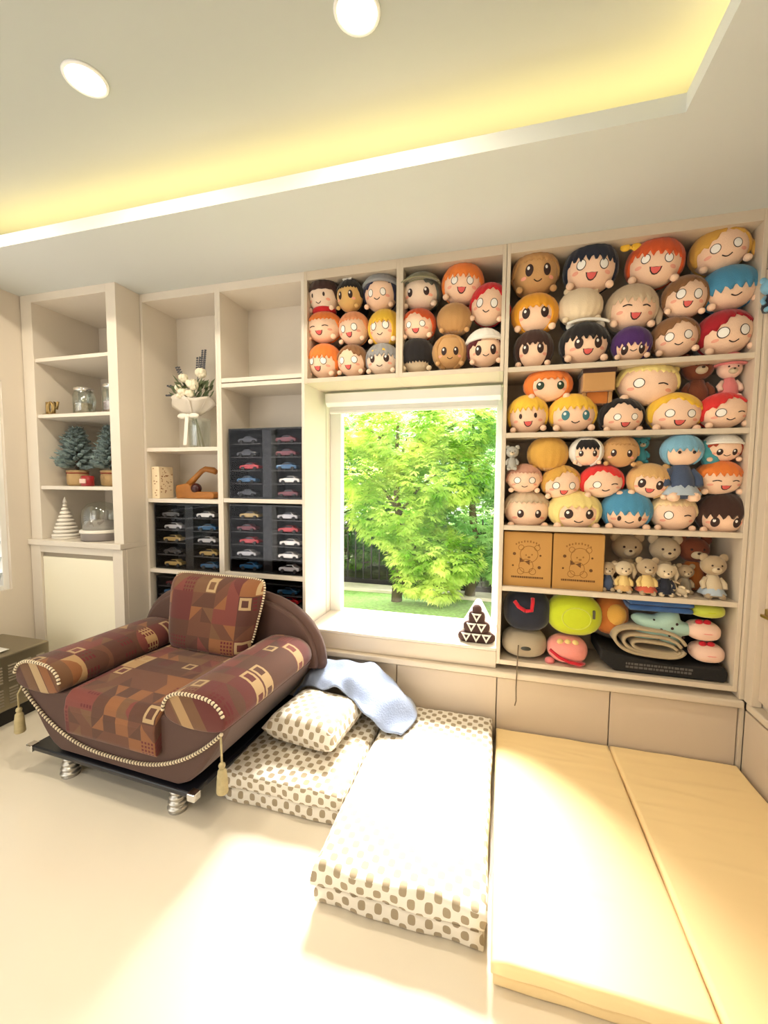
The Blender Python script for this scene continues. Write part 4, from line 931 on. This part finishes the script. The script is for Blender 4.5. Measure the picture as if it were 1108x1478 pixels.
for z_, lab, x_ in ((.670, 'pale pink oval cushion with red ribbon below the lime one', .930), (.568, 'pale pink oval cushion with red ribbon lowest at right on black bag', .950)):
    t = ball('oval_cushion', lab, 'shell', x_, 2.265, z_, (.068, .065, .044), pw=.8)
    MB().tube([(.0672 * math.cos(a), .0642 * math.sin(a), .044) for a in [2 * PI * i / 40 for i in range(40)]], .0025, 6, closed=True).build('piping', fab('coral'), t, smooth=True)
    b = MB()
    for s in (-1, 1): b.sph((-.010 + s * .016, -.030, .090), (.017, .012, .012), 10, 8)
    b.build('ribbon', fab('ruby'), t, smooth=True)
# keyring toy on right cabinet
d = doll('small_blue_plush', 'small blue plush toy hanging on the post right of the top shelf', 1.040, 2.128, 2.055, .15, 'skyb', 'navycloth', 'round')
MB().tube([(0, 0, .138), (-.006, .012, .17), (0, .030, .192), (.006, .012, .17), (0, 0, .138)], .0022, 6).build('hanging_loop', mat('loop_cord', (60, 58, 60), .7), d, smooth=True)
MB().tube([(0, .036, .192), (0, .022, .192), (0, .018, .198)], .004, 8).build('hook', CHROME, d, smooth=True)

# ---------------------------------------------------------------- triangular cushion on the sill
t = thing('triangle_cushion', 'brown triangular cushion with white triangle print on the window sill', 'cushion', (-.105, 2.33, .505))
BR2 = mat('dark_brown_cotton', (66, 42, 36), .85, bump=.2); OFFW = mat('off_white_cotton', (240, 236, 226), .9, bump=.2)
rows = [(3, .030), (2, .085), (1, .138)]
b = MB(); b.prism([(-.098, .0), (.094, .0), (.094, .03), (.012, .185), (-.012, .185), (-.098, .03)], -.085, .105, 'y'); b.build('wedge', OFFW, t, bevel=.012, seg=3)
b = MB()
for (n_, z_), hw in zip(rows, (.098, .070, .044)):
    b.sph((0, -.090, z_), (hw, .022, .034), 24, 12, pw=.7)
b.sph((0, -.090, .178), (.026, .022, .028), 14, 10); b.build('front_roll', BR2, t, smooth=True)
for n_, z_ in rows:
    for i in range(n_):
        x_ = (i - (n_ - 1) / 2) * .052
        q = MB(); q.add([(x_ - .025, -.1135, z_ + .022), (x_ + .025, -.1135, z_ + .022), (x_, -.1135, z_ - .024), (x_ - .012, -.1137, z_ + .014), (x_ + .012, -.1137, z_ + .014), (x_, -.1137, z_ - .008)], [(0, 1, 4, 3), (1, 2, 5, 4), (2, 0, 3, 5)])
        q.build('white_triangle', OFFW, t, solid=.003)
# ---------------------------------------------------------------- model cars in black display cases
CARC = [('red', (170, 30, 34)), ('silver', (190, 190, 194)), ('white', (230, 228, 224)), ('maroon', (104, 30, 40)), ('grey', (96, 100, 104)), ('blue', (40, 90, 130)), ('gold', (176, 150, 90)), ('dark', (40, 40, 46))]
def make_car(cname, col):
    t = thing('model_car', 'miniature car', 'model car')
    prof = [(-.066, .010), (-.068, .022), (-.060, .030), (-.030, .033), (-.014, .046), (.022, .047), (.040, .034), (.064, .030), (.067, .012), (.05, .008), (-.05, .008)]
    MB().prism(prof, -.026, .026, 'y').build('body', mat('car_paint_' + cname, col, .25, .3, coat=.8), t, bevel=.004)
    cab = [(-.026, .034), (-.013, .044), (.021, .045), (.034, .035)]
    MB().prism(cab, -.0275, .0275, 'y').build('window', mat('car_glass', (20, 24, 30), .1), t)
    for x in (-.040, .042):
        for y in (-.027, .027):
            MB().tube([(x, y - .005, .011), (x, y + .005, .011)], .011, 12).build('wheel', mat('car_tyre', (18, 18, 18), .6), t)
    return t
protos = [make_car(*c) for c in CARC]; used = set()
ORD = ['top', 'second', 'third', 'fourth', 'bottom']
def put_car(k, x, y, z, label):
    o = protos[k]
    if k in used: o = copy_tree(o)
    used.add(k); o.location = (x, y, z); o['label'] = label; o['group'] = 'model cars in display cases'
    o.rotation_euler = (0, 0, 0)
rc = random.Random(12)
def case(label, x0, x1, z0, z1, where, ncol=2, ncols_from=0, yf=2.205):
    t = thing('display_case', label, 'display case', ((x0 + x1) / 2, yf, z0)); yb = 2.40
    bx('side', BLACK, t, x0, x0 + .008, yf, yb, z0, z1, .001); bx('side', BLACK, t, x1 - .008, x1, yf, yb, z0, z1, .001)
    bx('top', BLACK, t, x0 + .008, x1 - .008, yf, yb, z1 - .010, z1, .001); bx('bottom', BLACK, t, x0 + .008, x1 - .008, yf, yb, z0, z0 + .010, .001)
    bx('back', mat('case_back', (28, 26, 28), .5), t, x0 + .008, x1 - .008, yb - .006, yb, z0 + .01, z1 - .01, 0)
    xm = (x0 + x1) / 2; bx('divider', BLACK, t, xm - .030, xm + .030, yf + .02, yb - .006, z0 + .010, z1 - .010, .001)
    st = (z1 - z0 - .02) / 5
    for c, (a, b_) in enumerate(((x0 + .008, xm - .030), (xm + .030, x1 - .008))):
        for r in range(5):
            zz = z0 + .010 + st * r
            if r: bx('shelf', mat('smoke_acrylic', (70, 68, 70), .25), t, a, b_, yf + .012, yb - .006, zz - .004, zz, 0)
            k = rc.randrange(8)
            put_car(k, (a + b_) / 2 + rc.uniform(-.012, .012), yf + .045, zz + .0005, '%s model car on %s tier, %s column of %s' % (CARC[k][0], ORD[4 - r], ('left', 'right')[c], where))
    bx('front_cover', ACRYL, t, x0 + .008, x1 - .008, yf - .003, yf, z0 + .004, z1 - .004, 0)
case('black display case of model cars, upper one beside the window', -1.586, -1.094, 1.248, 1.664, 'upper case beside window')
case('black display case of model cars, lower one beside the window', -1.590, -1.094, .799, 1.212, 'middle case beside window')
case('black display case of model cars below the wooden stand', -2.150, -1.654, .785, 1.205, 'case below wooden stand')
case('black display case of model cars behind right of armchair', -1.590, -1.094, .426, .740, 'case behind armchair right')
case('black display case of model cars behind left of armchair', -2.150, -1.654, .426, .735, 'case behind armchair left')

# ---------------------------------------------------------------- bouquet
t = thing('bouquet', 'white rose bouquet in white wrapping with ribbon in glass vase', 'bouquet', (-1.905, 2.325, 1.557))
MB().lathe([(.055, .0), (.062, .004), (.066, .02), (.070, .14), (.074, .19), (.070, .19), (.064, .14), (.058, .012), (0, .010)], (.015, 0, 0), 24).build('vase', JARG, t, smooth=True)
b = MB()
for i in range(9): a = i * .7; b.tube([(.015 + .03 * math.cos(a), .03 * math.sin(a), .015), (-.02 + .012 * math.cos(a), .012 * math.sin(a), .20)], .003, 6)
b.build('stems', mat('stem_green', (120, 130, 84), .7), t, smooth=True)
WRAP = mat('wrapping_paper', (222, 214, 202), .8, var=.05)
for k, (a0, a1, top, flare) in enumerate(((2.2, 5.0, .345, .155), (3.6, 6.5, .33, .150), (-.5, 2.6, .37, .14))):
    b = MB()
    def fn(u, v, a0=a0, a1=a1, top=top, flare=flare):
        a = a0 + (a1 - a0) * u; h = top - .06 * abs(2 * u - 1) ** 2 + .02 * math.sin(u * 9)
        r_ = .022 + (flare - .022) * v ** .8 + .006 * math.sin(u * 13) * v
        return (-.02 + r_ * math.cos(a), r_ * .62 * math.sin(a), .205 + (h - .205) * v)
    b.grid(fn, 18, 6).build('wrapping', WRAP, t, smooth=True, solid=.0015)
def rose(c, r, m, par):
    b = MB(); b.sph(c, (r * .62, r * .62, r * .7), 12, 8)
    for k in range(9):
        a = k * 2.4; rr = r * (.62 + .05 * k); el = .55 - .06 * k
        ctr = Vector(c) + Vector((math.cos(a) * r * .36, math.sin(a) * r * .36, -.05 * r + .12 * r * (k % 3)))
        b.sph(ctr, (r * .48, r * .48, r * .55), 8, 6)
    b.build('rose', m, par, smooth=True)
RM = mat('rose_white', (240, 232, 208), .7); 
for p, r in (((-.085, -.06, .38), .030), ((-.035, -.075, .435), .036), ((-.035, -.085, .345), .034), ((.015, -.08, .335), .034), ((.045, -.085, .385), .042), ((.075, -.05, .465), .042), ((-.005, -.02, .42), .030), ((.02, -.09, .40), .026), ((-.06, -.085, .325), .022)): rose(p, r, RM, t)
b = MB(); rl = random.Random(4)
def leaf(b, p, d, L, w):
    d = Vector(d).normalized(); s = d.cross(Vector((.3, 1, .2))).normalized(); p = Vector(p)
    b.add([p, p + d * L * .45 + s * w, p + d * L, p + d * L * .45 - s * w], [(0, 1, 2, 3)])
for i in range(90):
    a = rl.uniform(0, 2 * PI); r_ = rl.uniform(.03, .13); p = (-.01 + r_ * math.cos(a), -.03 + .5 * r_ * math.sin(a), rl.uniform(.31, .40))
    leaf(b, p, (math.cos(a), .5 * math.sin(a) - .2, rl.uniform(.2, 1.1)), rl.uniform(.04, .07), .010)
b.build('greenery', mat('dusty_leaf', (92, 104, 72), .7, var=.2), t)['kind'] = 'stuff'
SPR = mat('eucalyptus_dark', (74, 76, 84), .7)
for x0, z0, x1, z1, n_ in ((.06, .40, .085, .62, 12), (.03, .40, .045, .58, 8), (-.06, .40, -.125, .53, 6), (-.09, .36, -.20, .41, 6), (-.10, .34, -.215, .345, 5)):
    b = MB(); b.tube([(x0, -.03, z0), (x1, -.02, z1)], .0022, 5)
    for i in range(n_):
        f_ = .35 + .65 * i / n_; px, pz = x0 + (x1 - x0) * f_, z0 + (z1 - z0) * f_
        for s in (-1, 1): b.sph((px + s * .011, -.025, pz + .004), (.009, .003, .006), 8, 5)
    b.build('sprig', SPR, t, smooth=True)
RIB = mat('satin_ribbon', (242, 236, 224), .35, sheen=.3)
b = MB()
for s in (-1, 1): b.sph((-.02 + s * .042, -.055, .205), (.040, .016, .018), 14, 8)
b.sph((-.02, -.06, .205), (.012, .012, .014), 10, 6); b.build('bow', RIB, t, smooth=True)
MB().add([(-.034, -.066, .20), (-.008, -.066, .20), (-.018, -.078, .02), (-.044, -.078, .02)], [(0, 1, 2, 3)]).build('ribbon_tail', RIB, t, solid=.002)

# wooden stand and printed box
WOOD = mat('honey_wood', (168, 108, 44), .45, var=.2, vscale=9)
t = thing('wooden_stand', 'carved honey-coloured wooden stand with long neck and dark red knob', 'ornament', (-1.90, 2.315, 1.236))
o = MB().prism([(-.145, .0), (-.15, .05), (-.145, .085), (-.06, .10), (-.02, .07), (.0, .045), (.125, .045), (.145, .030), (.14, .005), (.12, 0)], -.035, .035, 'y').build('base', WOOD, t, bevel=.008, seg=3)
MB().tube([(-.075, 0, .085), (-.02, 0, .135), (.03, 0, .178), (.06, 0, .192), (.12, 0, .182), (.14, 0, .170)], [.022, .018, .016, .018, .021, .016], 12).build('neck', WOOD, t, smooth=True)
MB().sph((-.005, -.012, .066), (.034, .034, .034), 18, 12).build('knob', mat('burgundy_gloss', (58, 16, 22), .25), t, smooth=True)
t = thing('printed_box', 'narrow cream box with brown print standing beside wooden stand', 'box', (-2.135, 2.26, 1.236))
CARD = mat('cream_card', (232, 214, 182), .8)
bx('carton', CARD, t, -2.168, -2.108, 2.21, 2.33, 1.2365, 1.440, .002)
b = MB(); rr = random.Random(8)
for i in range(34):
    y_ = rr.uniform(2.22, 2.315); z_ = rr.uniform(1.25, 1.43); w_ = rr.uniform(.004, .016); b.box(-2.1082, -2.1075, y_, y_ + w_, z_, z_ + rr.uniform(.003, .008))
for i in range(8):
    x_ = rr.uniform(-2.16, -2.125); z_ = rr.uniform(1.25, 1.43); b.box(x_, x_ + .01, 2.2092, 2.2105, z_, z_ + .006)
b.build('print', mat('sepia_print', (150, 104, 66), .8), t, world=True)['kind'] = 'stuff'

# ---------------------------------------------------------------- corner cabinet ornaments
tag(MB().box(-2.42, -2.275, 2.40, 2.425, 2.112, 2.40).build('white_box', mat('white_card', (230, 228, 222), .7), bevel=.003), 'flat white box standing at back of the top corner shelf', 'box')
def jar(name, label, x, y, z, r, h, handle, fill, lid):
    t = thing(name, label, 'jar', (x, y, z))
    MB().lathe([(r * .9, 0), (r, .006), (r, h * .82), (r * .86, h * .92), (r * .86, h), (r * .80, h), (r * .80, h * .90), (r * .94, h * .80), (r * .94, .010), (0, .008)], (0, 0, 0), 26).build('glass', JARG, t, smooth=True)
    if fill: MB().lathe([(0, .010), (r * .86, .010), (r * .88, h * .45), (r * .6, h * .52), (0, h * .50)], (0, 0, 0), 20).build('contents', mat(fill[0], fill[1], .7, var=.4, vscale=60, bump=.5, bscale=120), t, smooth=True)
    if lid: MB().lathe([(r * .90, h * .98), (r * .92, h * 1.0), (r * .92, h * 1.10), (r * .6, h * 1.13), (0, h * 1.13)], (0, 0, 0), 26).build('lid', CHROME, t, smooth=True)
    if handle: MB().tube([(r * .9, -.01, h * .80), (r * 1.5, -.015, h * .84), (r * 1.75, -.015, h * .55), (r * 1.45, -.012, h * .25), (r * .95, -.01, h * .22)], .0085, 10).build('handle', JARG, t, smooth=True)
jar('jar_mug', 'clear jar mug with handle and silver lid on corner shelf', -2.64, 2.16, 1.764, .062, .165, True, ('jar_pebbles', (190, 170, 140)), True)
jar('glass_jar', 'tall clear jar with reddish contents at right edge of corner shelf', -2.385, 2.14, 1.764, .055, .17, False, ('jar_petals', (168, 110, 92)), True)
jar('jar_mug', 'second clear jar mug behind the first on corner shelf', -2.52, 2.33, 1.764, .058, .19, True, None, True)
t = thing('brass_ornament', 'small row of brass letter-shaped ornaments at left on corner shelf', 'ornament', (-2.79, 2.06, 1.764)); t.scale = (1.35, 1.35, 1.35); BRS = mat('aged_brass', (168, 142, 92), .4, .7)
MB().box(-.045, .045, -.012, .012, 0, .006).build('base', BRS, t, bevel=.002)
MB().tube([(-.026, 0, .008), (-.026, 0, .062)], .007, 8).build('figure', BRS, t, smooth=True)
MB().tube([(-.006 + .014 * math.cos(a), 0, .034 + .026 * math.sin(a)) for a in [2 * PI * i / 16 for i in range(16)]], .006, 8, closed=True).build('figure', BRS, t, smooth=True)
MB().tube([(.016, 0, .008), (.022, 0, .060), (.034, 0, .030), (.042, 0, .062)], .006, 8).build('figure', BRS, t, smooth=True)
PINE = mat('frosted_pine', (128, 146, 146), .85, var=.6, vscale=40, bump=.6, bscale=300); BURL = mat('burlap', (196, 164, 118), .95, bump=.6, bscale=220, var=.12)
def mini_tree(label, x, y, z, h, w, sd):
    t = thing('mini_pine', label, 'ornament', (x, y, z), group='mini pines on the corner shelf'); r = random.Random(sd)
    MB().lathe([(.050, 0), (.060, .01), (.064, .06), (.058, .085), (.066, .10), (.05, .105), (0, .09)], (0, 0, 0), 20, wob=lambda a, q: 1 + .04 * math.sin(a * 7)).build('burlap_pot', BURL, t, smooth=True)
    MB().tube([(.060 * math.cos(2 * PI * i / 20), .060 * math.sin(2 * PI * i / 20), .084) for i in range(20)], .005, 6, closed=True).build('twine', mat('red_twine', (150, 70, 50), .8), t, smooth=True)
    MB().tube([(0, 0, .08), (0, 0, h * .95)], .008, 6).build('stem', BARK, t)
    b = MB(); n_ = 90
    for i in range(n_):
        f_ = i / n_; a = i * 2.4; L = w * (1 - f_) ** .8 + .02; zz = .12 + (h - .14) * f_
        d = Vector((math.cos(a), math.sin(a), .28 - .25 * (1 - f_))).normalized()
        p0 = Vector((0, 0, zz)); L *= r.uniform(.8, 1.05)
        b.tube([p0 + d * L * .2, p0 + d * L * .6, p0 + d * L], [.008, .017, .004], 6)
        for k in range(7):
            q = p0 + d * L * r.uniform(.35, 1); e = (d + Vector((r.uniform(-1, 1), r.uniform(-1, 1), r.uniform(-.6, 1)))).normalized()
            b.tube([q, q + e * .026], [.005, .001], 4, cap=False)
    b.build('branches', PINE, t)['kind'] = 'stuff'
mini_tree('frosted mini pine tree in burlap pot, left one on corner shelf', -2.745, 2.18, 1.312, .40, .135, 1)
mini_tree('frosted mini pine tree in burlap pot, right one on corner shelf', -2.490, 2.21, 1.312, .41, .125, 2)
t = thing('red_candle', 'small red candle jar between the two mini pines', 'candle', (-2.515, 2.06, 1.312))
MB().lathe([(.034, 0), (.036, .004), (.036, .062), (.030, .066), (0, .062)], (0, 0, 0), 22).build('jar', mat('red_glass', (150, 34, 38), .2), t, smooth=True)
MB().box(-.024, .024, -.0375, -.030, .018, .046).build('paper_band', mat('label_pink', (226, 190, 176), .7), t, bevel=.002)
t = thing('cone_tree', 'white slatted cone tree ornament on the lowest corner shelf', 'ornament', (-2.765, 2.10, .966)); OW = mat('white_ceramic', (238, 232, 222), .4)
MB().lathe([(.075, 0), (.078, .006), (.078, .014), (.02, .016)], (0, 0, 0), 24).build('base', OW, t, smooth=True)
for i in range(9):
    f_ = i / 9; r_ = .074 * (1 - f_) + .006; MB().lathe([(r_ * .5, .022 + f_ * .215), (r_, .018 + f_ * .215), (r_ * .97, .030 + f_ * .215), (r_ * .5, .040 + f_ * .215)], (0, 0, 0), 22).build('tier', OW, t, smooth=True)
MB().lathe([(.014, .235), (.010, .25), (0, .275)], (0, 0, 0), 12).build('tip', OW, t, smooth=True)
t = thing('glass_dome', 'glass bell dome on grey and white round base on lowest corner shelf', 'ornament', (-2.485, 2.115, .966)); GR = mat('warm_grey_plastic', (150, 142, 140), .5)
MB().lathe([(.10, 0), (.112, .006), (.112, .045), (.115, .05)], (0, 0, 0), 30).build('base', GR, t, smooth=True)
MB().lathe([(.116, .05), (.118, .054), (.118, .066), (.110, .070)], (0, 0, 0), 30).build('rim', OW, t, smooth=True)
MB().lathe([(.098, .068), (.100, .09), (.088, .12), (.05, .128), (0, .13)], (0, 0, 0), 26).build('cushion', GR, t, smooth=True)
MB().lathe([(.105, .070), (.106, .16), (.098, .20), (.07, .232), (.03, .245), (0, .247)], (0, 0, 0), 30).build('dome', JARG, t, smooth=True)
for a in (.5, 2.0, 4.0): MB().tube([(.03 * math.cos(a), .03 * math.sin(a), .12), (.035 * math.cos(a), .035 * math.sin(a), .19)], [.012, .010], 10).build('figure', mat('figure_grey', (176, 170, 166), .5), t, smooth=True)
